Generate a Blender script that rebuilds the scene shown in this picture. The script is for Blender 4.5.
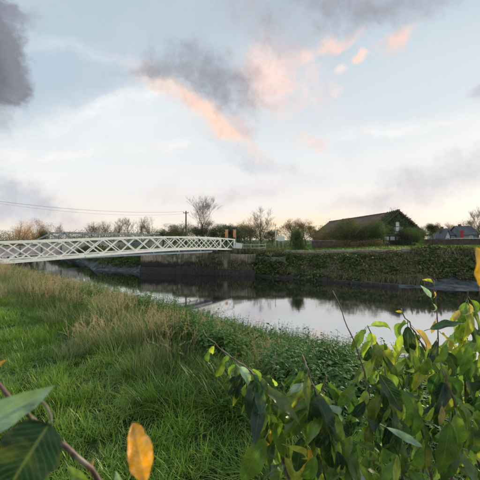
import bpy, bmesh, math, random
import numpy as np
from mathutils import Vector, Matrix, Euler
R = math.radians
random.seed(7); rng = np.random.default_rng(7)
for o in list(bpy.data.objects): bpy.data.objects.remove(o)
SC = bpy.context.scene
COL = SC.collection

# ------------------------------------------------------------------ camera
F, CX, CY, EYE = 320.0, 240.0, 240.0, 1.6
def at(px, py, d):
    """a point of the place seen at (px, py) of the 480 px photograph, d metres ahead"""
    return Vector(((px-CX)/F*d, d, EYE-(py-CY)/F*d))
cam = bpy.data.objects.new('camera', bpy.data.cameras.new('camera'))
COL.objects.link(cam); SC.camera = cam
cam.location = (0, 0, EYE); cam.rotation_euler = (R(90), 0, 0)
cam.data.sensor_width = 36; cam.data.lens = 24
cam.data.clip_start = .05; cam.data.clip_end = 6000
cam.data.dof.use_dof = True; cam.data.dof.focus_distance = 1.7; cam.data.dof.aperture_fstop = 7
SC.cycles.max_bounces = 6; SC.cycles.diffuse_bounces = 3; SC.cycles.glossy_bounces = 3; SC.cycles.transmission_bounces = 3

# ------------------------------------------------------------------ light and exposure
SC.view_settings.view_transform = 'Standard'; SC.view_settings.look = 'None'
SC.view_settings.exposure = 0.5; SC.view_settings.gamma = 1
SUN_AZ, SUN_EL = R(46), R(17)
sun = bpy.data.objects.new('sun', bpy.data.lights.new('sun', 'SUN')); COL.objects.link(sun)
sun.data.energy = 3.0; sun.data.angle = R(7); sun.data.color = (1, .86, .66)
sd = Vector((math.sin(SUN_AZ)*math.cos(SUN_EL), math.cos(SUN_AZ)*math.cos(SUN_EL), math.sin(SUN_EL)))
sun.rotation_euler = sd.to_track_quat('Z', 'Y').to_euler()

# ------------------------------------------------------------------ sky
def lin(r, g, b):
    f = lambda c: (c/255/12.92) if c/255 <= .04045 else ((c/255+.055)/1.055)**2.4
    return (f(r), f(g), f(b), 1)
class NT:
    def __init__(s, tree): s.t = tree; s.n = tree.nodes; s.l = tree.links
    def node(s, typ, **kw):
        n = s.n.new(typ)
        for k, v in kw.items(): setattr(n, k, v)
        return n
    def link(s, a, b): s.l.new(a, b)
    def val(s, sock, v):
        if hasattr(v, 'is_output') or isinstance(v, bpy.types.NodeSocket): s.l.new(v, sock)
        else: sock.default_value = v
    def math(s, op, a, b=0., c=None, clamp=False):
        n = s.n.new('ShaderNodeMath'); n.operation = op; n.use_clamp = clamp
        s.val(n.inputs[0], a); s.val(n.inputs[1], b)
        if c is not None: s.val(n.inputs[2], c)
        return n.outputs[0]
    def mix(s, fac, a, b, mode='MIX'):
        n = s.n.new('ShaderNodeMix'); n.data_type = 'RGBA'; n.blend_type = mode
        s.val(n.inputs[0], fac); s.val(n.inputs[6], a); s.val(n.inputs[7], b)
        return n.outputs[2]
    def noise(s, vec, scale, detail=4, rough=.55, dist=0.):
        n = s.n.new('ShaderNodeTexNoise'); n.inputs['Scale'].default_value = scale
        n.inputs['Detail'].default_value = detail; n.inputs['Roughness'].default_value = rough
        n.inputs['Distortion'].default_value = dist
        if vec is not None: s.l.new(vec, n.inputs['Vector'])
        return n
    def ramp(s, fac, stops, interp='LINEAR'):
        n = s.n.new('ShaderNodeValToRGB'); cr = n.color_ramp; cr.interpolation = interp
        while len(cr.elements) < len(stops): cr.elements.new(.5)
        for e, (p, c) in zip(cr.elements, stops): e.position = p; e.color = c
        s.l.new(fac, n.inputs[0]); return n.outputs[0]
    def smooth(s, v, a, b, to0=0., to1=1.):
        n = s.n.new('ShaderNodeMapRange'); n.interpolation_type = 'SMOOTHSTEP'
        s.val(n.inputs[0], v); n.inputs[1].default_value = a; n.inputs[2].default_value = b
        n.inputs[3].default_value = to0; n.inputs[4].default_value = to1
        return n.outputs[0]

def make_world():
    w = bpy.data.worlds.new('World'); SC.world = w; w.use_nodes = True
    t = NT(w.node_tree); t.n.clear()
    out = t.node('ShaderNodeOutputWorld'); bg = t.node('ShaderNodeBackground')
    sky = t.node('ShaderNodeTexSky', sky_type='NISHITA'); sky.sun_disc = False
    sky.sun_elevation = SUN_EL; sky.sun_rotation = SUN_AZ; sky.air_density = 1.2; sky.dust_density = 1.5
    tc = t.node('ShaderNodeTexCoord'); vec = tc.outputs['Generated']
    sep = t.node('ShaderNodeSeparateXYZ'); t.link(vec, sep.inputs[0])
    el = t.math('ABSOLUTE', sep.outputs[2])
    # clear air above thin high veil
    base = t.ramp(el, [(0, lin(244,230,210)), (.035, lin(243,231,217)), (.12, lin(235,231,228)), (.25, lin(225,228,230)),
                       (.42, lin(200,211,219)), (.6, lin(174,191,204)), (1, lin(170,187,202))])
    nish = t.mix(1, sky.outputs[0], (.10, .10, .10, 1), 'MULTIPLY')
    col = t.mix(.96, nish, base)
    # the left side of the sky is clearer and bluer
    # warp
    nz = t.noise(vec, 3.2, 6, .6)
    sub = t.node('ShaderNodeVectorMath', operation='SUBTRACT'); t.link(nz.outputs['Color'], sub.inputs[0]); sub.inputs[1].default_value = (.5,.5,.5)
    scl = t.node('ShaderNodeVectorMath', operation='SCALE'); t.link(sub.outputs[0], scl.inputs[0]); scl.inputs['Scale'].default_value = .20
    wv = t.node('ShaderNodeVectorMath', operation='ADD'); t.link(vec, wv.inputs[0]); t.link(scl.outputs[0], wv.inputs[1])
    wvec = wv.outputs[0]
    fbm = t.noise(vec, 9, 8, .62, .4).outputs['Fac']
    fbm2 = t.noise(vec, 22, 6, .6, .2).outputs['Fac']
    fbm3 = t.noise(wvec, 13, 8, .68, .5).outputs['Fac']
    fm = t.math('ADD', t.math('MULTIPLY', t.math('SUBTRACT', fbm, .5), 2.2), t.math('MULTIPLY', t.math('SUBTRACT', fbm2, .5), 1.3))
    def blob(px, py, rx, ry, rot, color, op=1., soft=.75, rough=1., streak=False, tex=True):
        nonlocal col
        a = R(rot)
        def D(x, y): return Vector(((x-CX)/F, 1, (CY-y)/F)).normalized()
        c = D(px, py)
        e1 = D(px+rx*math.cos(a), py+rx*math.sin(a))-c; e2 = D(px-ry*math.sin(a), py+ry*math.cos(a))-c
        l1, l2 = e1.length, e2.length
        e1.normalize(); e3 = c.copy(); e3 -= e3.dot(e1)*e1; e3.normalize(); e2 = e3.cross(e1)
        M = Matrix((e1, e2, e3)).transposed()
        mp = t.node('ShaderNodeMapping', vector_type='TEXTURE')
        mp.inputs['Location'].default_value = c; mp.inputs['Rotation'].default_value = M.to_euler()
        mp.inputs['Scale'].default_value = (l1, l2, .6)
        t.link(wvec, mp.inputs[0])
        ln = t.node('ShaderNodeVectorMath', operation='LENGTH'); t.link(mp.outputs[0], ln.inputs[0])
        if streak:
            sm = t.node('ShaderNodeVectorMath', operation='MULTIPLY'); t.link(mp.outputs[0], sm.inputs[0]); sm.inputs[1].default_value = (.5, 1.1, 1)
            f = t.math('MULTIPLY', t.math('SUBTRACT', t.noise(sm.outputs[0], 2.2, 7, .62, .8).outputs['Fac'], .5), 2.6)
        else: f = fm
        dd = t.math('ADD', ln.outputs['Value'], t.math('MULTIPLY', f, rough))
        m = t.smooth(dd, 1+soft*.35, 1-soft, 0, op)
        k_ = t.smooth(fbm3, .32, .68)
        c0 = tuple(v*.90 for v in color[:3])+(1,); c1 = tuple(min(1, v*1.07) for v in color[:3])+(1,)
        col = t.mix(m, col, t.mix(k_, c0, c1) if tex else color)
        return m
    # a loose general cover, the same all round the sky
    gen = t.noise(wvec, 2.3, 7, .6, .3).outputs['Fac']
    gcol = t.ramp(el, [(0, lin(236,228,224)), (.25, lin(214,216,222)), (1, lin(196,201,210))])
    col = t.mix(t.smooth(gen, .5, .74, 0, .55), col, gcol)
    # clear blue at left
    blob(50, 70, 130, 80, 0, lin(172,190,205), .8, 1.0, .25, tex=False)
    blob(175, 20, 90, 35, 0, lin(178,194,207), .6, 1.0, .3, tex=False)
    blob(420, 75, 120, 60, 0, lin(206,216,223), .7, 1.0, .25, tex=False)
    # thin white veils of high cloud
    blob(120, 124, 120, 34, -10, lin(234,238,239), .75, 1.3, .4, tex=False)
    blob(60, 172, 130, 26, 0, lin(232,236,238), .6, 1.3, .3, tex=False)
    blob(118, 104, 90, 11, -14, lin(238,240,240), .75, 1.2, .5, True)
    blob(70, 44, 70, 9, 12, lin(214,223,230), .5, 1.2, .6, True)
    blob(45, 153, 85, 8, -4, lin(240,238,234), .7, 1.2, .5, True)
    blob(165, 145, 40, 7, 5, lin(243,239,235), .6, 1.2, .5, True)
    blob(400, 128, 110, 10, -6, lin(240,238,236), .6, 1.2, .5, True)
    # low grey banks
    blob(15, 205, 62, 30, 22, lin(190,194,202), .85, .8, .8)
    blob(60, 232, 60, 12, 0, lin(214,208,210), .6, .9, .5)
    blob(240, 190, 85, 13, -4, lin(220,213,214), .75, .9, .6)
    blob(255, 160, 46, 13, 22, lin(202,205,211), .75, .9, .8)
    blob(455, 182, 84, 26, -14, lin(206,205,209), .85, 1., .8)
    blob(385, 207, 90, 12, -6, lin(218,212,213), .75, .9, .6)
    blob(477, 87, 20, 8, -30, lin(194,196,206), .8, .8, .7)
    blob(313, 143, 24, 11, 10, lin(236,217,210), .7, .9, .9)
    # the big centre cloud: grey, with its lower side lit pink
    blob(282, 78, 62, 48, 10, lin(222,214,215), .7, 1.4, 1.2)
    blob(276, 74, 40, 34, 25, lin(247,216,204), .85, 1.2, 1.2)
    blob(268, 20, 66, 26, 10, lin(176,180,190), .8, 1.2, .9)
    blob(330, 38, 36, 9, -22, lin(250,214,200), .85, .8, .8)
    blob(356, 53, 9, 8, 0, lin(252,216,200), .9, .7, .45)
    blob(336, 64, 8, 6, 0, lin(248,228,219), .7, .9, .6)
    blob(330, 82, 9, 6, 0, lin(245,228,221), .6, .9, .6)
    blob(390, 36, 30, 10, -35, lin(248,212,198), .85, .9, .8)
    blob(365, 2, 90, 24, -4, lin(156,158,168), .93, 1., .9)
    blob(196, 108, 78, 14, 33, lin(252,216,196), .95, 1.3, .75)
    blob(212, 82, 60, 30, 17, lin(146,149,160), .93, 1., .8)
    blob(172, 76, 56, 10, 6, lin(158,162,172), .85, 1., .9)
    blob(244, 128, 19, 12, 25, lin(212,196,196), .8, .9, .7)
    blob(218, 122, 48, 7, 36, lin(253,212,190), .8, 1.2, .7)
    # dark cloud at top left
    blob(-2, 42, 37, 62, 4, lin(130,133,142), .98, .35, .55)
    blob(14, 10, 26, 14, 10, lin(146,150,164), .7, .8, .6)
    blob(-8, 62, 22, 62, 0, lin(100,103,113), .75, 1., .6)
    # glow round the hidden sun
    blob(300, 236, 190, 22, 0, lin(250,232,208), .6, 1., .15, tex=False)
    blob(262, 230, 50, 10, 0, lin(255,226,184), .6, 1., .15, tex=False)
    blob(320, 236, 90, 11, 0, lin(255,228,188), .65, 1., .15, tex=False)
    t.link(col, bg.inputs[0]); bg.inputs[1].default_value = .80
    t.link(bg.outputs[0], out.inputs[0])
    w.cycles.sampling_method = 'MANUAL'; w.cycles.sample_map_resolution = 1024
make_world()

# ------------------------------------------------------------------ materials
def mat(name, base, rough=.7, build=None, **kw):
    m = bpy.data.materials.new(name); m.use_nodes = True
    t = NT(m.node_tree); b = t.n['Principled BSDF']
    b.inputs['Base Color'].default_value = (*base[:3], 1); b.inputs['Roughness'].default_value = rough
    for k, v in kw.items(): b.inputs[k.replace('_', ' ')].default_value = v
    if build: build(t, b)
    return m
def wpos(t):
    g = t.node('ShaderNodeNewGeometry'); return g.outputs['Position']
def bump(t, b, h, strength=.3, dist=.02):
    n = t.node('ShaderNodeBump'); n.inputs['Strength'].default_value = strength; n.inputs['Distance'].default_value = dist
    t.link(h, n.inputs['Height']); t.link(n.outputs[0], b.inputs['Normal'])
def noisy(c1, c2, scale, bmp=.3, dist=.01, c3=None, s3=1., detail=6):
    def f(t, b):
        p = wpos(t); n = t.noise(p, scale, detail).outputs['Fac']
        c = t.mix(t.smooth(n, .35, .65), (*c1, 1), (*c2, 1))
        if c3: c = t.mix(t.smooth(t.noise(p, s3, 5).outputs['Fac'], .5, .68), c, (*c3, 1))
        t.link(c, b.inputs['Base Color']); bump(t, b, n, bmp, dist)
    return f

def veg(name, stops, rough=.55, trans=.25, noise_scale=.6, spec=.3, tip=None):
    """leafy material: hue by instance, by blade ('tint') and by place"""
    m = bpy.data.materials.new(name); m.use_nodes = True
    t = NT(m.node_tree); b = t.n['Principled BSDF']; out = t.n['Material Output']
    at_ = t.node('ShaderNodeAttribute'); at_.attribute_name = 'tint'
    oi = t.node('ShaderNodeObjectInfo'); p = wpos(t)
    n = t.noise(p, noise_scale, 4).outputs['Fac']
    v = t.math('ADD', t.math('MULTIPLY', at_.outputs['Fac'], .5), t.math('MULTIPLY', oi.outputs['Random'], .25))
    v = t.math('ADD', v, t.math('MULTIPLY', t.smooth(n, .3, .7), .25), clamp=True)
    c = t.ramp(v, [(q, (*cc, 1)) for q, cc in stops])
    t.link(c, b.inputs['Base Color']); b.inputs['Roughness'].default_value = rough
    b.inputs['Specular IOR Level'].default_value = spec
    tr = t.node('ShaderNodeBsdfTranslucent'); t.link(t.mix(1, c, (1.3, 1.35, .7, 1), 'MULTIPLY'), tr.inputs[0])
    mx = t.node('ShaderNodeMixShader'); mx.inputs[0].default_value = trans
    t.link(b.outputs[0], mx.inputs[1]); t.link(tr.outputs[0], mx.inputs[2]); t.link(mx.outputs[0], out.inputs[0])
    return m

M = {}
M['lawn'] = veg('lawn_grass', [(0,(.05,.12,.010)), (.35,(.11,.235,.018)), (.7,(.23,.38,.032)), (1,(.50,.53,.20))], .38, .25, .9, .5)
M['tall'] = veg('tall_grass', [(0,(.06,.12,.025)), (.35,(.14,.20,.06)), (.6,(.30,.29,.15)), (1,(.54,.46,.34))], .6, .3, .5)
M['tallgreen'] = veg('long_green_grass', [(0,(.035,.08,.014)), (.4,(.08,.17,.022)), (.8,(.17,.29,.045)), (1,(.42,.42,.20))], .4, .3, .6)
M['plume'] = veg('seed_plume', [(0,(.28,.22,.13)), (.5,(.46,.37,.25)), (1,(.68,.58,.42))], .8, .35, .5)
M['weed'] = veg('weed_leaf', [(0,(.025,.07,.02)), (.4,(.06,.15,.035)), (.8,(.12,.24,.05)), (1,(.20,.33,.09))], .6, .25, .7, .2)
M['farweed'] = veg('far_bank_leaf', [(0,(.025,.035,.014)), (.35,(.055,.085,.026)), (.6,(.13,.17,.055)), (.8,(.22,.19,.10)), (1,(.36,.31,.17))], .7, .2, .9)
M['dead'] = veg('dead_strand', [(0,(.08,.06,.035)), (.5,(.20,.155,.10)), (1,(.40,.32,.22))], .8, .2, .4)
M['flower'] = mat('white_petals', (.85,.87,.8), .6)
M['bark'] = mat('bark', (.09,.07,.055), .9, noisy((.07,.055,.045),(.14,.11,.085), 9, .6, .02))
M['twig'] = mat('twig', (.13,.10,.075), .9, noisy((.16,.12,.09),(.30,.22,.16), 3, .2, .01))
M['crown_orange'] = veg('orange_lit_foliage', [(0,(.25,.14,.05)), (.5,(.55,.29,.10)), (1,(.8,.45,.17))], .7, .4, .3)  # orange light on the far left crowns, put into the leaf colour
M['crown_olive'] = veg('olive_foliage', [(0,(.07,.08,.04)), (.5,(.13,.14,.06)), (1,(.24,.22,.10))], .7, .3, .3)
M['crown_dark'] = veg('dark_foliage', [(0,(.045,.06,.034)), (.5,(.085,.10,.052)), (1,(.15,.155,.08))], .7, .25, .3)
M['crown_green'] = veg('green_foliage', [(0,(.05,.09,.035)), (.5,(.10,.16,.06)), (1,(.19,.25,.10))], .7, .3, .3)
M['crown_tan'] = veg('dry_foliage', [(0,(.14,.10,.065)), (.5,(.24,.17,.10)), (1,(.38,.27,.16))], .7, .35, .3)
M['ivy'] = veg('ivy_leaf', [(0,(.05,.075,.035)), (.5,(.10,.14,.06)), (1,(.24,.24,.11))], .55, .2, .35)
def steelb(t, b):
    p = wpos(t); n = t.noise(p, 5, 6, .6).outputs['Fac']
    c = t.mix(t.smooth(n, .52, .72, 0, .7), (.80,.80,.74,1), (.46,.47,.36,1))
    n2 = t.noise(p, 26, 4, .6).outputs['Fac']
    c = t.mix(t.smooth(n2, .60, .70, 0, .75), c, (.28,.18,.10,1)); t.link(c, b.inputs['Base Color'])
M['white_paint'] = mat('weathered_white_paint', (.72,.72,.66), .45, steelb)
M['blue_steel'] = mat('blue_grey_steel', (.2,.26,.31), .5, noisy((.17,.23,.28),(.27,.33,.37), 3, .1))
M['deck'] = mat('deck_boards', (.2,.18,.17), .85, noisy((.16,.14,.135),(.26,.235,.22), 4, .3))
M['back_steel'] = mat('dull_bridge_steel', (.13,.17,.19), .6, noisy((.10,.13,.15),(.19,.23,.24), 2, .1))
M['concrete'] = mat('stained_concrete', (.3,.28,.24), .9, noisy((.24,.22,.18),(.34,.32,.27), .9, .5, .03, (.09,.095,.06), .55))
def runoff(t, b):
    p = wpos(t); n = t.noise(p, 1.2, 8, .65).outputs['Fac']
    c = t.mix(t.smooth(n, .35, .65), (.20,.165,.115,1), (.38,.32,.23,1))
    mp = t.node('ShaderNodeMapping'); t.link(p, mp.inputs[0]); mp.inputs['Scale'].default_value = (2.6, 2.6, .22)
    st = t.noise(mp.outputs[0], 1.6, 7, .7).outputs['Fac']; c = t.mix(t.smooth(st, .46, .62, 0, .85), c, (.06,.058,.042,1))
    g = t.noise(p, .7, 6, .6).outputs['Fac']; c = t.mix(t.smooth(g, .54, .66, 0, .7), c, (.07,.085,.04,1))
    sp = t.node('ShaderNodeSeparateXYZ'); t.link(p, sp.inputs[0])
    lo = t.math('ADD', sp.outputs[2], t.math('MULTIPLY', t.math('SUBTRACT', n, .5), 1.6))
    c = t.mix(t.smooth(lo, -.95, -1.5), c, (.03,.03,.024,1)); t.link(c, b.inputs['Base Color']); bump(t, b, n, .6, .05)
M['wall_concrete'] = mat('run_off_stained_concrete', (.3,.28,.24), .9, runoff)
M['concrete_green'] = mat('algae_concrete', (.12,.14,.09), .9, noisy((.10,.125,.07),(.17,.18,.12), .8, .5, .03, (.045,.05,.035), .9))
M['dark_wood'] = mat('wet_timber', (.05,.045,.04), .6, noisy((.018,.017,.015),(.04,.037,.03), 3, .4))
M['path'] = mat('gravel_path', (.3,.26,.22), .95, noisy((.24,.20,.17),(.36,.31,.27), 2.5, .4))
M['rooftile'] = mat('brown_roof_tiles', (.13,.075,.055), .85, noisy((.10,.065,.05),(.18,.115,.085), 1.1, .5, .05))
M['render_wall'] = mat('grey_green_render', (.2,.23,.22), .9, noisy((.17,.20,.19),(.26,.28,.26), .8, .3))
M['brownwall'] = mat('brown_cladding', (.09,.065,.05), .85, noisy((.07,.05,.04),(.12,.085,.065), 2, .3))
M['brick'] = mat('brown_brick', (.12,.085,.075), .9, noisy((.09,.065,.06),(.16,.11,.095), 3, .4))
M['slate'] = mat('blue_slate', (.13,.15,.19), .7, noisy((.075,.085,.10),(.125,.135,.15), 1.5, .3))
M['whitewall'] = mat('white_render', (.66,.66,.66), .8, noisy((.6,.6,.6),(.72,.71,.7), 2, .1))
M['window_white'] = mat('white_window_frame', (.8,.8,.78), .5)
M['glass'] = mat('window_glass', (.25,.27,.28), .12, None, Specular_IOR_Level=.8)
M['signwhite'] = mat('white_sign_face', (.85,.86,.86), .5)
M['orange'] = mat('orange_banner', (.85,.33,.15), .7, noisy((.82,.28,.11),(.88,.42,.22), 3, .1))
M['red'] = mat('red_paint', (.4,.02,.025), .5)
M['galv'] = mat('galvanised_steel', (.42,.44,.44), .45, noisy((.36,.38,.38),(.5,.52,.52), 4, .1))
M['poletimber'] = mat('pole_timber', (.10,.08,.065), .85, noisy((.08,.065,.05),(.15,.12,.095), 6, .3))
M['cable'] = mat('cable', (.03,.03,.03), .6)
M['hedge_wall'] = M['brick']

def ground_mat(t, b):
    p = wpos(t); sp = t.node('ShaderNodeSeparateXYZ'); t.link(p, sp.inputs[0])
    n1 = t.noise(p, .5, 6).outputs['Fac']; n2 = t.noise(p, 6, 6).outputs['Fac']; n3 = t.noise(p, .12, 5).outputs['Fac']
    soil = t.mix(t.smooth(n2, .35, .65), (.022,.034,.010,1), (.05,.055,.022,1)); b.inputs['Specular IOR Level'].default_value = .08
    grass = t.mix(t.smooth(n2, .3, .7), (.035,.08,.018,1), (.07,.14,.035,1))
    grass = t.mix(t.smooth(n3, .5, .7, 0, .6), grass, (.13,.13,.06,1))
    farg = t.smooth(sp.outputs[1], 36, 44)
    c = t.mix(farg, t.mix(t.smooth(n1, .35, .7), soil, (.03,.06,.018,1)), grass)
    mud = t.mix(t.smooth(t.noise(p, 1.1, 8, .65).outputs['Fac'], .35, .65), (.045,.05,.05,1), (.15,.16,.165,1))
    zz = t.math('ADD', sp.outputs[2], t.math('MULTIPLY', t.math('SUBTRACT', n1, .5), 1.0))
    mk = t.smooth(zz, -1.55, -1.95)
    side_ = t.math('MAXIMUM', t.smooth(sp.outputs[0], -12.5, -14.), t.smooth(sp.outputs[0], 11., 15.))
    mk = t.math('MULTIPLY', mk, t.math('MAXIMUM', side_, .12))
    c = t.mix(mk, c, mud); t.link(c, b.inputs['Base Color'])
    b.inputs['Roughness'].default_value = .8
    bump(t, b, t.noise(p, 2.5, 8, .65).outputs['Fac'], .5, .12)
M['ground'] = mat('ground', (.05,.08,.03), .9, ground_mat)
def water_mat(t, b):
    p = wpos(t)
    mp = t.node('ShaderNodeMapping'); t.link(p, mp.inputs[0]); mp.inputs['Rotation'].default_value = (0,0,R(-25)); mp.inputs['Scale'].default_value = (.5, 1.2, 1)
    n = t.noise(mp.outputs[0], 3.2, 3, .5).outputs['Fac']; n2 = t.noise(p, .25, 3).outputs['Fac']
    h = t.math('MULTIPLY', n, t.smooth(n2, .3, .75, .3, 1.))
    bump(t, b, h, .09, .02)
M['water'] = mat('river_water', (.012,.015,.012), .05, water_mat, IOR=1.33)
M['water'].node_tree.nodes['Principled BSDF'].inputs['IOR'].default_value = 10

# ------------------------------------------------------------------ object helpers
def tag(o, label=None, cat=None, group=None, kind=None):
    if label: o['label'] = label
    if cat: o['category'] = cat
    if group: o['group'] = group
    if kind: o['kind'] = kind
    return o
def empty(name, loc, label, cat, group=None, rz=0.):
    o = bpy.data.objects.new(name, None); COL.objects.link(o); o.location = loc; o.rotation_euler = (0,0,rz)
    o.empty_display_size = .2
    return tag(o, label, cat, group)
class MB:
    """collects shapes, built as ONE mesh object"""
    def __init__(s): s.v = []; s.f = []; s.t = []
    def add(s, vs, fs, tint=.5):
        k = len(s.v); s.v += [tuple(v) for v in vs]; s.f += [tuple(i+k for i in f) for f in fs]; s.t += [tint]*len(vs)
    def box(s, lo, hi, M_=None, bev=0.):
        (a,b,c),(d,e,f) = lo, hi
        vs = [Vector(p) for p in ((a,b,c),(d,b,c),(d,e,c),(a,e,c),(a,b,f),(d,b,f),(d,e,f),(a,e,f))]
        if M_ is not None: vs = [M_ @ v for v in vs]
        s.add(vs, [(0,3,2,1),(4,5,6,7),(0,1,5,4),(1,2,6,5),(2,3,7,6),(3,0,4,7)]); return s
    def bar(s, p, q, w, h=None, up=Vector((0,0,1))):
        """rectangular bar from p to q, w wide, h high"""
        h = h or w; p = Vector(p); q = Vector(q); d = (q-p).normalized()
        r = d.cross(up)
        if r.length < 1e-4: r = d.cross(Vector((1,0,0)))
        r.normalize(); u = r.cross(d)
        c = [(-1,-1),(1,-1),(1,1),(-1,1)]
        vs = [e + r*(i*w/2) + u*(j*h/2) for e in (p, q) for i, j in c]
        s.add(vs, [(0,1,2,3),(7,6,5,4),(0,4,5,1),(1,5,6,2),(2,6,7,3),(3,7,4,0)]); return s
    def tube(s, pts, rads, n=6, tint=.5, cap=True):
        pts = [Vector(p) for p in pts]; rings = []
        u = None
        for i, p in enumerate(pts):
            d = (pts[min(i+1, len(pts)-1)] - pts[max(i-1, 0)]).normalized()
            if u is None:
                u = d.cross(Vector((.3,.1,.95))); 
                if u.length < .05: u = d.cross(Vector((1,0,0)))
            else: u = u - u.dot(d)*d
            u.normalize(); w = d.cross(u)
            rr = rads[i] if hasattr(rads, '__len__') else rads
            rings.append([p + (u*math.cos(2*math.pi*k/n) + w*math.sin(2*math.pi*k/n))*rr for k in range(n)])
        vs = [v for r in rings for v in r]; fs = []
        for i in range(len(pts)-1):
            for k in range(n):
                a = i*n+k; b_ = i*n+(k+1) % n; fs.append((a, b_, b_+n, a+n))
        if cap: fs.append(tuple(range(n-1, -1, -1))); fs.append(tuple((len(pts)-1)*n+k for k in range(n)))
        s.add(vs, fs, tint); return s
    def mesh(s, name, m, smooth=False):
        me = bpy.data.meshes.new(name); me.from_pydata(s.v, [], s.f)
        a = me.attributes.new('tint', 'FLOAT', 'POINT'); a.data.foreach_set('value', np.array(s.t, dtype=np.float32))
        if m is not None: me.materials.append(m)
        if smooth: me.polygons.foreach_set('use_smooth', [True]*len(me.polygons))
        me.update(); return me
    def build(s, name, m, parent=None, smooth=False, bevel=0., label=None):
        o = bpy.data.objects.new(name, s.mesh(name, m, smooth)); COL.objects.link(o)
        if parent is not None:
            o.parent = parent
            if parent.type == 'EMPTY':
                mi = Matrix.LocRotScale(parent.location, parent.rotation_euler, parent.scale).inverted()
                o.data.transform(mi)
            elif parent.parent is not None:
                pe = parent.parent
                o.data.transform(Matrix.LocRotScale(pe.location, pe.rotation_euler, pe.scale).inverted())
        if bevel:
            md = o.modifiers.new('bevel', 'BEVEL'); md.width = bevel; md.segments = 2
        if label: o['label'] = label
        return o

# ------------------------------------------------------------------ lie of the land
FX  = [-900,-90,-60,-30,-22,-14,-13,   0,   2,   7,  14,  20,  40,  90, 900]
FFT = [ 700,130, 98, 62, 47.5,43.2,43.2,40.3,39.4,35.5,29.6,27.6,25,22,-60]
FTP = [ 706,134,102, 65, 53, 47,44.0,41.1,41.4,41.2, 38.5, 36.3, 34,31, -50]
NQ = (.677, .736)
WATER = -2.8
def sm(t): t = np.clip(t, 0, 1); return t*t*(3-2*t)
def hnoise(x, y):
    return (np.sin(x*1.7+y*.9)+np.sin(x*.63-y*1.3+1)+np.sin(x*3.1+y*2.3+2)*.5+np.sin(x*.21+y*.17))*.02
def height(x, y):
    x = np.asarray(x, float); y = np.asarray(y, float)
    q = NQ[0]*x + NQ[1]*y
    tn = (q-2.9)/(11-2.9)
    zn = np.where(tn < 1, -2.8*(.55*np.clip(tn,0,1)+.45*sm(tn)), -2.8-(q-11)*.35)
    zn = np.where(tn < 0, 0, zn)
    ff = np.interp(x, FX, FFT); ft = np.interp(x, FX, FTP)
    tf = (y-ff)/(ft-ff)
    rise = np.interp(x, [-30, 8, 20, 60], [0, 0, .42, .5])
    e = np.interp(x, [-23,-21,-15,-13.2, 4, 12, 16], [1,1.6,1.6,1,1,1.7,1.9])
    zf = WATER + (2.8+rise)*np.clip(tf,0,1)**e
    zf = np.where(tf < 0, WATER+(y-ff)*.35, zf)
    z = np.maximum(np.maximum(zn, zf), -4.2)
    return z + hnoise(x, y)*np.where(z < -3.2, .3, 1)
def steps(a0, dense, far):
    out = [0.]; s = dense[0][1]
    for lim, st in dense:
        while out[-1] < lim: out.append(out[-1]+st)
    st = dense[-1][1]
    while out[-1] < far: st *= 1.25; out.append(out[-1]+st)
    return out
def build_ground():
    xp = steps(0, [(7,.16),(45,.45)], 2600); xs = np.array([-v for v in xp[:0:-1]] + xp)
    yp = steps(0, [(9,.16),(26,.4),(56,.3)], 2800); yn = steps(0, [(3,.5)], 900)
    ys = np.array([-v for v in yn[:0:-1]] + yp)
    X, Y = np.meshgrid(xs, ys); Z = height(X, Y)
    v = np.stack([X.ravel(), Y.ravel(), Z.ravel()], 1)
    nx, ny = len(xs), len(ys)
    i = np.arange(nx*ny).reshape(ny, nx)
    f = np.stack([i[:-1,:-1], i[:-1,1:], i[1:,1:], i[1:,:-1]], -1).reshape(-1, 4)
    me = bpy.data.meshes.new('ground'); me.vertices.add(len(v)); me.vertices.foreach_set('co', v.ravel())
    me.loops.add(f.size); me.loops.foreach_set('vertex_index', f.ravel().astype(np.int32))
    me.polygons.add(len(f)); me.polygons.foreach_set('loop_start', np.arange(0, f.size, 4, dtype=np.int32))
    me.update(calc_edges=True); me.polygons.foreach_set('use_smooth', [True]*len(f))
    me.materials.append(M['ground'])
    o = bpy.data.objects.new('ground', me); COL.objects.link(o)
    tag(o, 'green grassy river banks and flat land with grey mud at the waterline', kind='structure')
build_ground()
mb = MB(); mb.add([(-700,-60,WATER),(300,-60,WATER),(300,420,WATER),(-700,420,WATER)], [(0,1,2,3)])
tag(mb.build('water', M['water']), 'dark calm river water reflecting the pale sky', kind='structure')

# path on the far bank
def ribbon(name, pts, w, m, label, lift=.02):
    mb = MB(); vs = []; 
    for i, (x, y) in enumerate(pts):
        a = Vector(pts[max(i-1,0)]); b = Vector(pts[min(i+1,len(pts)-1)]); d = (b-a).normalized(); n = Vector((-d.y, d.x))
        for s in (0, 1):
            px, py = x+n.x*w*s, y+n.y*w*s
            vs.append((px, py, float(height(px, py))+lift))
    mb.add(vs, [(2*i, 2*i+2, 2*i+3, 2*i+1) for i in range(len(pts)-1)])
    return tag(mb.build(name, m), label, kind='structure')
ribbon('path', [(x, float(np.interp(x, FX, FTP))+.3) for x in np.arange(1.5, 19, .5)], 1.3, M['path'], 'narrow tan gravel path along the top of the far bank', .05)

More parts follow.
